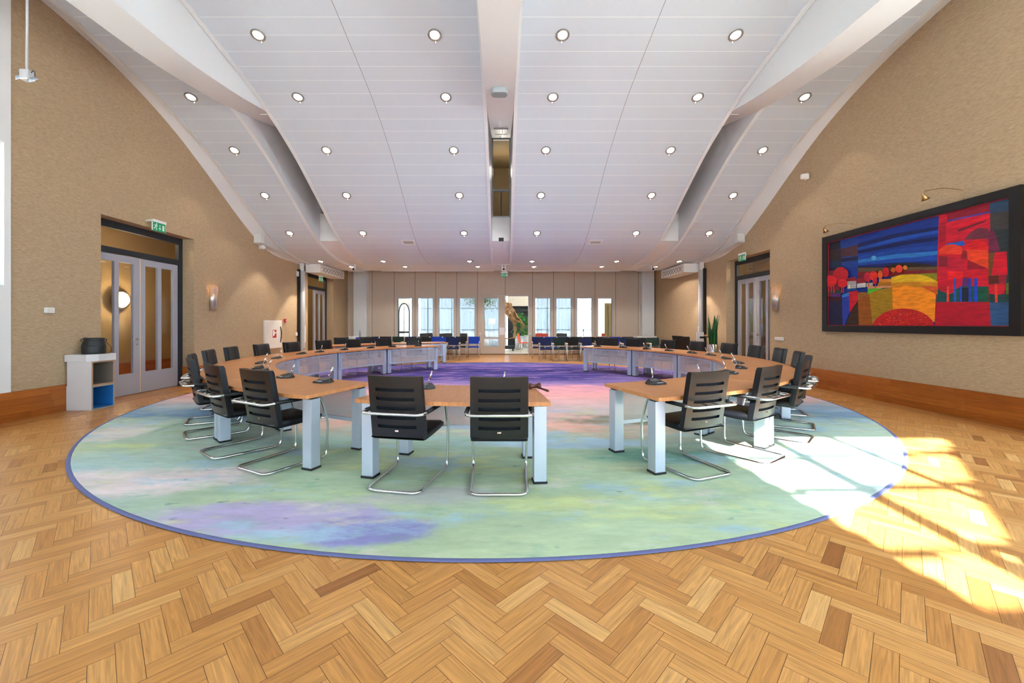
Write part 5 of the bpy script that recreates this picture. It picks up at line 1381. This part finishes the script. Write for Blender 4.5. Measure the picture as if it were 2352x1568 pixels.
for x_, y0_, y1_ in ((466, 960, 1012), (528, 985, 1026), (570, 940, 945), (606, 905, 925), (624, 905, 925), (730, 872, 890), (764, 872, 890)): paint([(x_ - 3, y0_), (x_ + 3, y0_), (x_ + 3, y1_), (x_ - 3, y1_)], (190, 30, 30))
m_, nt_, pp_ = newmat('oil_paint'); at_ = nt_.nodes.new('ShaderNodeAttribute'); at_.attribute_name = 'paint'
tcx = nt_.nodes.new('ShaderNodeTexCoord'); nzx = nt_.nodes.new('ShaderNodeTexNoise'); nzx.inputs['Scale'].default_value = 9; nzx.inputs['Detail'].default_value = 6; mpx = nt_.nodes.new('ShaderNodeMapping'); mpx.inputs['Scale'].default_value = (1, .8, 4)
nt_.links.new(tcx.outputs['Object'], mpx.inputs['Vector']); nt_.links.new(mpx.outputs['Vector'], nzx.inputs['Vector'])
rgx = nt_.nodes.new('ShaderNodeMapRange'); rgx.inputs[1].default_value = .3; rgx.inputs[2].default_value = .7; rgx.inputs[3].default_value = .72; rgx.inputs[4].default_value = 1.2; nt_.links.new(nzx.outputs['Fac'], rgx.inputs[0])
mxx = nt_.nodes.new('ShaderNodeMix'); mxx.data_type = 'RGBA'; mxx.blend_type = 'MULTIPLY'; mxx.inputs[0].default_value = 1; nt_.links.new(at_.outputs['Color'], mxx.inputs[6]); nt_.links.new(rgx.outputs[0], mxx.inputs[7])
nt_.links.new(mxx.outputs[2], pp_.inputs['Base Color']); pp_.inputs['Roughness'].default_value = .6
for f in bm.faces:
    f.normal_update()
    if f.normal.x > 0: f.normal_flip()
obj('canvas', bm, m_, t, fix=False)
bm = new(); quad(bm, ((-.02, -hw + fw, -hh + fw), (-.02, hw - fw, -hh + fw), (-.02, hw - fw, hh - fw), (-.02, -hw + fw, hh - fw))); obj('backing', bm, M['black'], t, fix=False)
def picture_lamp(zx0, zy0, zx1, zy1, label):
    """arm root at (zx1, zy1) on the frame, shade at (zx0, zy0)"""
    a = on_x(1880 + zx1 / 3.919, 400 + zy1 / 3.919, XR - .05)
    hx = XR - .55; b = on_x(1880 + zx0 / 3.919, 400 + zy0 / 3.919, hx)
    a.z = zB
    t = thing('picture_lamp', label, 'lamp', a, group='brass picture lamps')
    d_ = b - a
    bm = new(); tube(bm, rounded([(0, 0, 0), (0, 0, d_.z + .05), (d_.x * .5, d_.y * .5, d_.z + .10), (d_.x, d_.y, d_.z + .06), (d_.x, d_.y, d_.z)], .05, 5), .005, 8); obj('arm', bm, M['brass'], t)
    bm = new(); lathe(bm, [(.012, .03), (.02, -.01), (.052, -.075), (.048, -.075), (.012, -.005)], 16); bm.transform(Matrix.Translation(d_) @ Matrix.Rotation(-.5, 4, 'Y')); obj('shade', bm, M['brass'], t)
picture_lamp(52, 492, 338, 490, 'slim brass picture lamp over the far end of the painting')
picture_lamp(945, 190, 1305, 218, 'slim brass picture lamp over the middle of the painting')

# ------------------------------------------------------------------ ceiling fittings
def vnormal(y):
    d = .05; s = (vz(y + d) - vz(y - d)) / (2 * d); return math.atan(s)
dl0 = None
def downlight(x, y, label, z=None, power=16, flat=False, tilt=True):
    global dl0
    zz = vz(y) - .001 if z is None else z; rx = vnormal(y) if z is None else 0.0
    if dl0 is None:
        t = thing('downlight', label, 'lamp', group='recessed ceiling downlights')
        bm = new(); lathe(bm, [(.108, .004), (.113, -.002), (.113, -.016), (.106, -.022), (.098, -.021), (.080, -.008), (.070, -.006)], 26); obj('ring', bm, M['ringmetal'], t)
        bm = new(); lathe(bm, [(.001, -.031), (.04, -.029), (.066, -.021), (.078, -.006)], 24); obj('lens', bm, M['lens'], t)
        bm = new(); tube(bm, [(0, .105, -.012), (0, .105, -.045)], .0035, 6); obj('pin', bm, M['lens'], t)
        dl0 = t
    else: t = dup(dl0, (0, 0, 0), 0, label)
    t.location = (x, y, zz); t.rotation_euler = (rx, 0, 0)
    l = plight(None, (x, y - .02 * math.sin(rx) * 0, zz - .09), power, (1, .91, .79), .05, 'SPOT', math.radians(150 if flat else 80), name='downlight_beam')
    l.parent = t; l.location = (0, 0, -.09); l.rotation_euler = (-rx, 0, 0)
ROWS = [6.72, 8.03, 9.33, 10.53, 11.75, 13.75]
COLS = [(-6.18, 'in the narrow field along the left wall'), (-4.06, 'in the outer column of the left field'), (-1.13, 'in the column left of the centre beam'), (.99, 'in the column right of the centre beam'), (3.86, 'in the outer column of the right field'), (5.98, 'in the narrow field along the right wall')]
for ci, (x, where) in enumerate(COLS):
    for ri, y in enumerate(ROWS):
        if ci in (0, 5) and ri == 0: continue
        downlight(x, y, 'round chrome downlight %s, %s row from the viewer' % (where, nth(ri)), power=((150 if ri == 5 else 70 if ri == 4 else 12) if ci in (0, 5) else (70 if ri == 5 else 30)))
for i, x in enumerate((-5.55, -3.58, -.92, 1.14, 3.62, 5.6)):
    downlight(x, 14.85, 'round downlight in the flat ceiling before the partition, %s from the left' % nth(i), z=3.499, power=65, flat=True)

def ceiling_vent(x, y, label):
    t = thing('ceiling_vent', label, 'vent', (x, y, vz(y) - .002), group='slotted ceiling vents'); t.rotation_euler = (vnormal(y), 0, 0)
    bm = new()
    for x0, x1, y0, y1 in ((-.2, .2, -.12, -.08), (-.2, .2, .08, .12), (-.2, -.15, -.08, .08), (.15, .2, -.08, .08)): box(bm, x0, x1, y0, y1, -.012, 0)
    obj('frame', bm, M['white'], t)
    bm = new(); box(bm, -.15, .15, -.08, .08, -.004, -.002); obj('backing', bm, pmat_dark, t)
    for k in range(3):
        bm = new(); box(bm, -.15, .15, -.06 + .05 * k, -.045 + .05 * k, -.010, -.005); obj('slat', bm, M['trim'], t)
ceiling_vent(-2.83, 12.15, 'small slotted vent in the lower left ceiling field')
ceiling_vent(2.78, 12.15, 'small slotted vent in the lower right ceiling field')

def ptz(p, label, turn):
    t = thing('ptz_camera', label, 'camera', (p.x, p.y, p.z), math.radians(turn), 'white dome cameras under the ceiling')
    bm = new(); lathe(bm, [(.001, 0), (.075, 0), (.078, -.03), (.06, -.045), (.001, -.045)], 18); obj('mount', bm, M['white'], t)
    bm = new(); box(bm, -.075, -.045, -.05, .05, -.19, -.04); box(bm, .045, .075, -.05, .05, -.19, -.04); bev(bm, .008, 1); obj('yoke', bm, M['white'], t)
    bm = new(); lathe(bm, [(.001, -.06), (.035, -.055), (.058, -.02), (.058, .02), (.035, .055), (.001, .06)], 16); bm.transform(Matrix.Translation((0, 0, -.16)) @ Matrix.Rotation(PI / 2 + .3, 4, 'X')); hd = obj('head', bm, M['colgrey'], t)
    bm = new(); lathe(bm, [(.001, .02), (.034, .02), (.04, -.015), (.001, -.015)], 14); bm.transform(Matrix.Translation((0, -.055, -.175)) @ Matrix.Rotation(PI / 2 + .3, 4, 'X')); obj('eye_glass', bm, M['blackpl'], hd)
ptz(Vector(((812 - U0) / F * 14.6, 14.6, 3.53)), 'white dome camera hanging under the left ceiling strip', 15)
ptz(Vector(((1157 - U0) / F * 14.6, 14.6, 3.53)), 'white dome camera hanging under the centre ceiling strip', 0)
ptz(Vector(((1500 - U0) / F * 14.6, 14.6, 3.53)), 'white dome camera hanging under the right ceiling strip', -15)

# speaker and grille under the centre beam
yS = 9.5 * 0 + 5.9
p = None
for i in range(200):
    yq = 4.5 + i * .03; py = V0 - (bz(yq) - H) / yq * F
    if py > 203: break
yS = yq; zS = bz(yS)
t = thing('ceiling_speaker', 'pale grey oval speaker fixed under the centre beam', 'speaker', ((1147 - U0) / F * yS, yS, zS))
bm = new(); n = 28; w_, d_ = .155, .10
def oval(k, s=1.0): return (s * (w_ - .07) * (1 if math.cos(2 * PI * k / n) > 0 else -1) * (abs(math.cos(2 * PI * k / n)) > 1e-6) + s * .07 * math.cos(2 * PI * k / n), s * .10 * math.sin(2 * PI * k / n))
rows = [[bm.verts.new((oval(k, s)[0], oval(k, s)[1], z)) for k in range(n)] for s, z in ((.9, 0), (1, -.02), (1, -.085), (.93, -.105))]
for i in range(3):
    for k in range(n): bm.faces.new((rows[i][k], rows[i][(k + 1) % n], rows[i + 1][(k + 1) % n], rows[i + 1][k])).smooth = True
bm.faces.new(rows[0]); bm.faces.new(rows[-1]); obj('casing', bm, M['grey'], t)
bm = new(); bm.faces.new([bm.verts.new((oval(k, .84)[0], oval(k, .84)[1], -.1065)) for k in range(n)]); obj('grille', bm, pmat('speaker_mesh', rgb(150, 158, 164), .7, noise=.3, nscale=300), t)
def grille(x0, x1, y, label, z=None):  # unlit louvred air grille
    zz = bz(y) if z is None else z; t = thing('louvre_grille', label, 'lamp', ((x0 + x1) / 2, y, zz - .002), group='louvre grilles in the beam slots'); s = (bz(y + .1) - bz(y - .1)) / .2; t.rotation_euler = (math.atan(s), 0, 0)
    hw_ = (x1 - x0) / 2; L_ = .45
    bm = new()
    for a, b, c_, d_ in ((-hw_, hw_, -L_, -L_ + .04), (-hw_, hw_, L_ - .04, L_), (-hw_, -hw_ + .03, -L_, L_), (hw_ - .03, hw_, -L_, L_)): box(bm, a, b, c_, d_, -.022, 0)
    obj('frame', bm, M['white'], t)
    bm = new(); box(bm, -hw_ + .03, hw_ - .03, -L_ + .04, L_ - .04, -.006, -.003); obj('tray', bm, M['winframe'], t)
    for k in range(4):
        bm = new(); xx_ = -hw_ + .03 + (k + .5) * (2 * hw_ - .06) / 4; box(bm, xx_ - .016, xx_ + .016, -L_ + .05, L_ - .05, -.02, -.008); obj('louvre', bm, M['white'], t)
grille(-.22, .13, 10.35, 'white louvred grille under the centre beam above the slot')
grille(-5.1, -4.93, 8.95, 'white louvred grille in the left beam slot'); grille(4.78, 4.95, 8.95, 'white louvred grille in the right beam slot')
t = thing('air_outlet', 'small black air outlet in the white box below the centre slot window', 'vent', (-.05, YS - .0505, 3.92))
bm = new(); box(bm, -.075, .075, -.004, 0, -.055, .055); obj('opening', bm, M['blackpl'], t)
for k in range(3):
    bm = new(); box(bm, -.075, .075, -.010, -.004, -.035 + .03 * k, -.025 + .03 * k); obj('louvre', bm, M['blackpl'], t)

# hanging spot fitting at the left edge
pz = on_y(62, 172, 5.0)
t = thing('pendant_spotlight', 'grey pendant spotlight on a long rod in the upper left corner', 'lamp', (pz.x, pz.y, pz.z))
bm = new(); tube(bm, [(0, 0, .05), (.006, 0, vz(pz.y) - pz.z)], .013, 10); obj('rod', bm, M['alurail'], t)
bm = new(); box(bm, -.055, .055, -.045, .045, -.07, .055); bev(bm, .01, 1); obj('driver_box', bm, M['alurail'], t)
for s in (-1, 1):
    bm = new(); lathe(bm, [(.001, .02), (.022, .02), (.050, -.008), (.054, -.016), (.048, -.016), (.001, -.004)], 18); bm.transform(Matrix.Translation((s * .085, -.01, -.045 - .015 * s)) @ Matrix.Rotation(-.3, 4, 'Y') @ Matrix.Rotation(.75, 4, 'X')); hd = obj('spot_head', bm, M['alu'], t)
    bm = new(); lathe(bm, [(.001, -.017), (.026, -.015)], 16); bm.transform(Matrix.Translation((s * .085, -.01, -.045 - .015 * s)) @ Matrix.Rotation(-.3, 4, 'Y') @ Matrix.Rotation(.75, 4, 'X')); obj('lens', bm, M['lens'], hd)
    bm = new(); tube(bm, rounded([(s * .05, 0, .02), (s * .075, 0, .06), (s * .1, 0, .03), (s * .095, 0, -.02)], .02), .004, 6); obj('cable', bm, M['blackpl'], t)

# ------------------------------------------------------------------ lobby behind the partition
bm = new(); quad(bm, ((-12, YB + .02, -.002), (12, YB + .02, -.002), (12, 31, -.002), (-12, 31, -.002))); struct('floor_lobby', bm, M['lobbyfloor'], fix=False)
bm = new(); box(bm, -12, 12, YB + .3, 31, 4.3, 4.4); struct('ceiling_lobby', bm, M['white'])
YL = 24.5
bm = new()
box(bm, -12, -6.0, YL, YL + .2, 0, 4.3); box(bm, -6, 5.6, YL, YL + .2, 3.35, 4.3); box(bm, 5.6, 12, YL, YL + .2, 0, 4.3)
box(bm, .3, 1.75, YL - .05, YL + .2, 2.46, 4.3)
struct('wall_lobby', bm, M['lobbywall'])
w = sempty('window_16'); bm = new()
for k in range(9):
    x = -6 + 11.6 * k / 8
    if .2 < x < 1.8: continue
    box(bm, x - .035, x + .035, YL + .05, YL + .13, 0, 3.35)
for z in (0.02, 1.0, 2.3, 3.3): box(bm, -6, .2, YL + .05, YL + .13, z, z + .05); box(bm, 1.8, 5.6, YL + .05, YL + .13, z, z + .05)
obj('window_frame', bm, M['winframe'], w)
def curtain(x0, x1, y, z0, z1, label, group='sheer white curtains in the lobby'):
    bm = new(); n = int((x1 - x0) / .03); rows = []
    for k in range(n + 1):
        x = x0 + (x1 - x0) * k / n; o_ = .035 * math.sin(k * .9) + .02 * math.sin(k * .37)
        rows.append((bm.verts.new((x, y + o_, z0)), bm.verts.new((x, y + o_ * .6, z1))))
    for k in range(n): bm.faces.new((rows[k][0], rows[k + 1][0], rows[k + 1][1], rows[k][1])).smooth = True
    o = obj('curtain', bm, M['curtain'], None, fix=False); tag(o, label, 'curtain', group); return o
curtain(-4.9, .2, YL - .25, .05, 3.3, 'wide sheer white curtain in the lobby behind the left partition windows')
curtain(2.0, 4.4, YL - .25, .05, 3.3, 'sheer white curtain in the lobby behind the first right partition windows')
# dark entrance behind the open doorway
bm = new(); x0_, x1_ = .3, 1.75
for a, b, z0, z1 in ((x0_, x0_ + .08, 0, 2.75), (x1_ - .08, x1_, 0, 2.75), (.95, 1.03, 0, 2.75), (x0_, x1_, 2.15, 2.23), (x0_, x1_, 2.67, 2.75)): box(bm, a, b, YL - .02, YL + .1, z0, z1)
struct('door_5', bm, M['framedark'])
bm = new(); box(bm, x0_, x1_, YL + .3, YL + .32, 0, 2.75); struct('wall_porch', bm, M['framedark'])
# arched niche wall behind the first partition window
bm = new(); Yq = 21.2; xa, xb = pX(905) * Yq / YB, pX(941) * Yq / YB
xc, hwid = (pX(917) + pX(939)) / 2 * Yq / YB * 1.0, .27
zs_, zap = 1.95, 2.45
ol = [(xc - hwid, .1)] + [(xc - hwid + hwid * (1 - math.cos(k * PI / 16)) * 1.0, zs_ + (zap - zs_) * math.sin(k * PI / 16)) for k in range(9)] + [(xc + hwid - hwid * (1 - math.cos(k * PI / 16)), zs_ + (zap - zs_) * math.sin(k * PI / 16)) for k in range(7, -1, -1)] + [(xc + hwid, .1)]
# solid around the arch: side strips and a fan above
box(bm, xa - 1.6, xc - hwid, Yq, Yq + .12, 0, 3.6); box(bm, xc + hwid, xb, Yq, Yq + .12, 0, 3.6)
arch = ol[1:-1]
for (ax_, az_), (bx_, bz_) in zip(arch, arch[1:]):
    if abs(ax_ - bx_) > 1e-6: quad(bm, ((ax_, Yq, az_), (bx_, Yq, bz_), (bx_, Yq, 3.6), (ax_, Yq, 3.6)))
struct('wall_arch', bm, M['white'], fix=True)
bm = new(); pts = [(x, Yq - .01, z) for x, z in ol]; tube(bm, pts, .03, 6); box(bm, xc - hwid, xc + hwid, Yq, Yq + .05, .9, 1.0); struct('trim_10', bm, M['framedark'])

def planter(x, y, label, big=1.0, seed=1, h=1.6, leaf='leaf'):
    t = thing('potted_tree', label, 'plant', (x, y, 0)); rr = random.Random(seed)
    bm = new(); lathe(bm, [(.001, 0), (.19 * big, 0), (.22 * big, .75), (.2 * big, .75), (.19 * big, .68), (.001, .68)], 24); obj('planter', bm, M['alurail'], t)
    bm = new()
    for k in range(4): tube(bm, [(rr.uniform(-.06, .06), rr.uniform(-.06, .06), .66), (rr.uniform(-.2, .2), rr.uniform(-.2, .2), .75 + h * .75)], .012, 6)
    obj('stem', bm, M['trunk'], t)
    bm = new()
    for k in range(420):
        z = .8 + h * rr.random() ** .9; r_ = .34 * big * math.sqrt(rr.random()) * (1.15 - .55 * (z - .8) / h); a = rr.uniform(0, 2 * PI)
        c = Vector((r_ * math.cos(a), r_ * math.sin(a), z)); d_ = Vector((math.cos(a) + rr.uniform(-.6, .6), math.sin(a) + rr.uniform(-.6, .6), rr.uniform(-.9, .3))).normalized(); L_ = rr.uniform(.13, .22); sd = d_.cross(Vector((0, 0, 1))).normalized() * L_ * .22
        bm.faces.new([bm.verts.new(q) for q in (c, c + d_ * L_ * .5 + sd, c + d_ * L_, c + d_ * L_ * .5 - sd)])
    obj('foliage', bm, M[leaf], t, fix=False)
planter((1192 - U0) / F * 21.75, 21.75, 'leafy green plant in a silver planter seen through the open doorway', seed=3, h=1.2, leaf='leafbright')
planter((1209 - U0) / F * 23.4, 23.4, 'smaller green plant farther back at the right of the open doorway', .9, seed=5, h=1.0, leaf='leafbright')
# driftwood sculpture
t = thing('driftwood_sculpture', 'gnarled brown driftwood sculpture on a dark base in the open doorway', 'sculpture', ((1171 - U0) / F * 21.0, 21.0, 0))
bm = new(); box(bm, -.55, .25, -.25, .25, .10, .26); box(bm, -.5, -.42, -.2, .2, 0, .1); box(bm, .12, .2, -.2, .2, 0, .1); obj('base', bm, M['framedark'], t)
rs = random.Random(8)
def D(px, py): q = on_y(px, py, 21.0); return Vector((q.x - t.location.x, 0, q.z))
def branch(pts, r0, r1, seed):
    r_ = random.Random(seed); bm = new(); P = rounded([Vector(q) + Vector((0, r_.uniform(-.1, .1), 0)) for q in pts], .25, 5); n = len(P)
    tube(bm, P, [(r0 + (r1 - r0) * i / (n - 1)) * r_.uniform(.6, 1.2) for i in range(n)], 11)
    for v in bm.verts: v.co += Vector((r_.uniform(-1, 1), r_.uniform(-1, 1), r_.uniform(-1, 1))) * r0 * .28
    for f in bm.faces: f.smooth = False
    return bm
bm = branch([D(1181, 777) * 1, D(1184, 760), D(1182, 740), D(1172, 722), D(1163, 706), D(1158, 692)], .07, .13, 1); obj('trunk', bm, M['bark'], t)
for i, (ps, a, b) in enumerate((([D(1168, 699), D(1175, 715), D(1184, 737)], .16, .07), ([D(1160, 712), D(1172, 728), D(1182, 745)], .10, .05), ([D(1183, 738), D(1193, 738), D(1202, 744), D(1208, 752)], .06, .03), ([D(1202, 744), D(1201, 756), D(1204, 764)], .05, .02), ([D(1166, 698), D(1176, 711), D(1180, 713)], .05, .02), ([D(1160, 708), D(1166, 697), D(1172, 704)], .09, .05), ([D(1202, 743), D(1209, 751)], .03, .02), ([D(1163, 697), D(1178, 709), D(1190, 733)], .10, .06), ([D(1161, 716), D(1174, 733), D(1185, 748)], .09, .05), ([D(1170, 702), D(1168, 694)], .05, .02), ([D(1187, 728), D(1196, 733), D(1199, 742)], .05, .03))):
    obj('branch', branch(ps, a, b, 20 + i), M['bark'], t)
bm = branch([D(1155, 777), D(1176, 777), D(1182, 772), D(1183, 760)], .03, .03, 40); obj('root', bm, M['bark'], t)
# orange chair in the doorway
def cafe_chair(x, y, rz, label, mat, group='cafe chairs in the lobby'):
    t = thing('cafe_chair', label, 'chair', (x, y, 0), math.radians(rz), group)
    bm = new()
    for sx in (-1, 1):
        for sy in (-1, 1): tube(bm, [(sx * .2, sy * .22, 0), (sx * .18, sy * .16, .45)], .011, 8)
    obj('frame', bm, M['chrome'], t)
    bm = new(); box(bm, -.22, .22, -.22, .22, .44, .475); bev(bm, .014, 2); obj('seat', bm, M[mat], t)
    bm = new(); v = box(bm, -.21, .21, -.25, -.215, .47, .90)
    for q in v[4:]: q.co.y -= .07
    bev(bm, .012, 2); obj('backrest', bm, M[mat], t)
    return t
cafe_chair((1204 - U0) / F * 20.1, 20.1, -80, 'orange cafe chair seen from the side in the open doorway', 'orange')
for i, (px, y, c, lb) in enumerate(((1238, 20.9, 'redorange', 'rust red armchair behind the first window right of the doorway, left one'), (1256, 20.2, 'redorange', 'rust red armchair behind the first window right of the doorway, right one'), (1392, 20.2, 'redorange', 'rust red armchair behind the rightmost partition window'),
                        (1288, 20.8, 'darkcafe', 'dark lobby seat behind the second window right of the doorway, left one'), (1301, 20.2, 'darkcafe', 'dark lobby seat behind the second window right of the doorway, right one'), (975, 20.6, 'darkcafe', 'dark cafe chair behind the second partition window'), (985, 21.4, 'darkcafe', 'dark cafe chair farther back behind the second partition window'),
                        (1020, 20.2, 'darkcafe', 'dark cafe chair behind the third partition window, left one'), (1033, 20.8, 'darkcafe', 'dark cafe chair behind the third partition window, right one'), (1062, 20.6, 'darkcafe', 'dark cafe chair behind the fourth partition window'))):
    cafe_chair((px - U0) / F * y, y, R.uniform(150, 210), lb, c)
# lamp and indoor tree
t = thing('floor_lamp', 'floor lamp with a white drum shade behind the partition door glass', 'lamp', ((1130 - U0) / F * 22.0, 22.0, 0))
bm = new(); lathe(bm, [(.001, 0), (.16, 0), (.16, .02), (.015, .03), (.012, 1.55), (.001, 1.55)], 18); obj('pole', bm, M['alurail'], t)
bm = new(); lathe(bm, [(.17, 1.42), (.17, 1.66), (.165, 1.66), (.165, 1.42)], 24); obj('shade', bm, M['lampwhite'], t)
t = thing('indoor_tree', 'tall indoor tree whose crown fills the top of the partition door glass', 'tree', ((1112 - U0) / F * 22.6, 22.6, 0)); rr = random.Random(12)
bm = new(); lathe(bm, [(.001, 0), (.3, 0), (.3, .6), (.27, .6), (.26, .55), (.001, .55)], 20); obj('planter', bm, M['alurail'], t)
bm = new(); tube(bm, [(0, 0, .5), (.02, 0, 1.3), (-.04, .03, 2.2), (.05, 0, 2.9)], [.06, .05, .045, .03], 8)
for k in range(7): a = k * .9; tube(bm, [(-.02, 0, 2.1 + .08 * k), (.6 * math.cos(a), .6 * math.sin(a), 2.6 + .1 * k)], [.02, .008], 6)
obj('trunk', bm, M['trunk'], t)
bm = new()
for k in range(1800):
    c = Vector((rr.gauss(-.1, .48), rr.gauss(0, .45), 2.78 + rr.gauss(0, .27))); d_ = Vector((rr.uniform(-1, 1), rr.uniform(-1, 1), rr.uniform(-1, .4))).normalized(); L_ = rr.uniform(.06, .11); sd = d_.orthogonal().normalized() * L_ * .25
    bm.faces.new([bm.verts.new(q) for q in (c, c + d_ * L_ * .5 + sd, c + d_ * L_, c + d_ * L_ * .5 - sd)])
obj('crown', bm, M['leafdark'], t, fix=False)
# olive wood wall piece behind the rightmost window
bm = new(); box(bm, 5.12, 5.6, 20.3, 20.4, 0, 2.42); box(bm, 5.28, 5.6, 20.28, 20.3, .5, 2.3); struct('wall_cupboard_side', bm, pmat('olive_cupboard', rgb(128, 108, 66), .6))
bm = new(); box(bm, 5.6, 6.5, 20.4, 20.5, 0, 3.3); struct('wall_lobby_right', bm, M['lobbywall'])
t = thing('steel_rack', 'thin dark steel rack behind the third window right of the doorway', 'rack', ((1340 - U0) / F * 19.6, 19.6, 0))
bm = new(); tube(bm, [(0, 0, 0), (0, 0, 1.15)], .022, 8); obj('post', bm, M['framedark'], t)
bm = new(); tube(bm, [(0, 0, 1.06), (.35, 0, 1.06)], .015, 8); tube(bm, [(-.15, 0, .02), (.4, 0, .02)], .02, 8); obj('bar', bm, M['framedark'], t)

# ground outside
bm = new(); quad(bm, ((-60, -60, -.16), (60, -60, -.16), (60, 80, -.16), (-60, 80, -.16))); struct('ground', bm, M['ext'], fix=False)

# ------------------------------------------------------------------ light
wd = bpy.data.worlds.new('sky'); S.world = wd; wd.use_nodes = True
bg = wd.node_tree.nodes['Background']; bg.inputs[0].default_value = (.68, .85, 1.0, 1); bg.inputs[1].default_value = 4.4
sl = bpy.data.lights.new('sun', 'SUN'); sl.energy = 30; sl.angle = math.radians(.6); sl.color = (1, .97, .92)
so = bpy.data.objects.new('sun', sl); C.objects.link(so); so.rotation_euler = SUN.to_track_quat('-Z', 'Y').to_euler()
def portal(loc, sx, sy, rot):
    l = bpy.data.lights.new('sky_portal', 'AREA'); l.shape = 'RECTANGLE'; l.size = sx; l.size_y = sy; l.cycles.is_portal = True
    o = bpy.data.objects.new('sky_portal', l); C.objects.link(o); o.location = loc; o.rotation_euler = rot
portal(((XL + XR) / 2, YR - .1, 1.75), 13.4, 2.8, (-PI / 2, 0, PI))
portal((XR + .2, .85, 3.2), 7.3, 5.4, (PI / 2, 0, PI / 2))
portal((-.2, YL + .2, 1.7), 11.6, 3.4, (PI / 2, 0, PI))
# lobby lamps added out of view to brighten the lobby
for i, (x, y) in enumerate(((-4, 21.5), (-.5, 20.2), (3.2, 21.5))):
    t = thing('ceiling_lamp', 'added lobby fill lamp out of view, %s from the left' % nth(i), 'lamp', (x, y, 4.3), group='added lobby fill lamps')
    bm = new(); lathe(bm, [(.001, -.06), (.3, -.055), (.32, 0), (.001, 0)], 24); obj('diffuser', bm, M['lampwhite'], t)
    plight(t, (0, 0, -.3), 120, (1, .95, .88), .3)

# ------------------------------------------------------------------ camera and view
cam = bpy.data.cameras.new('camera'); co = bpy.data.objects.new('camera', cam); C.objects.link(co); S.camera = co
co.location = (0, 0, H); co.rotation_euler = (PI / 2, 0, 0)
cam.sensor_width = 36; cam.lens = F / 2352 * 36
cam.shift_x = (1176 - U0) / 2352; cam.shift_y = -(784 - V0) / 2352
cam.clip_start = .05; cam.clip_end = 200
vs = S.view_settings; vs.view_transform = 'Standard'; vs.look = 'None'; vs.gamma = 1; vs.use_curve_mapping = False; vs.exposure = 0.52
S.cycles.use_denoising = True
S.cycles.max_bounces = 5; S.cycles.diffuse_bounces = 3; S.cycles.glossy_bounces = 3; S.cycles.transparent_max_bounces = 12
S.cycles.use_adaptive_sampling = True; S.cycles.adaptive_threshold = .2; S.cycles.adaptive_min_samples = 12
S.cycles.sample_clamp_indirect = 8.0; S.cycles.caustics_reflective = False; S.cycles.caustics_refractive = False
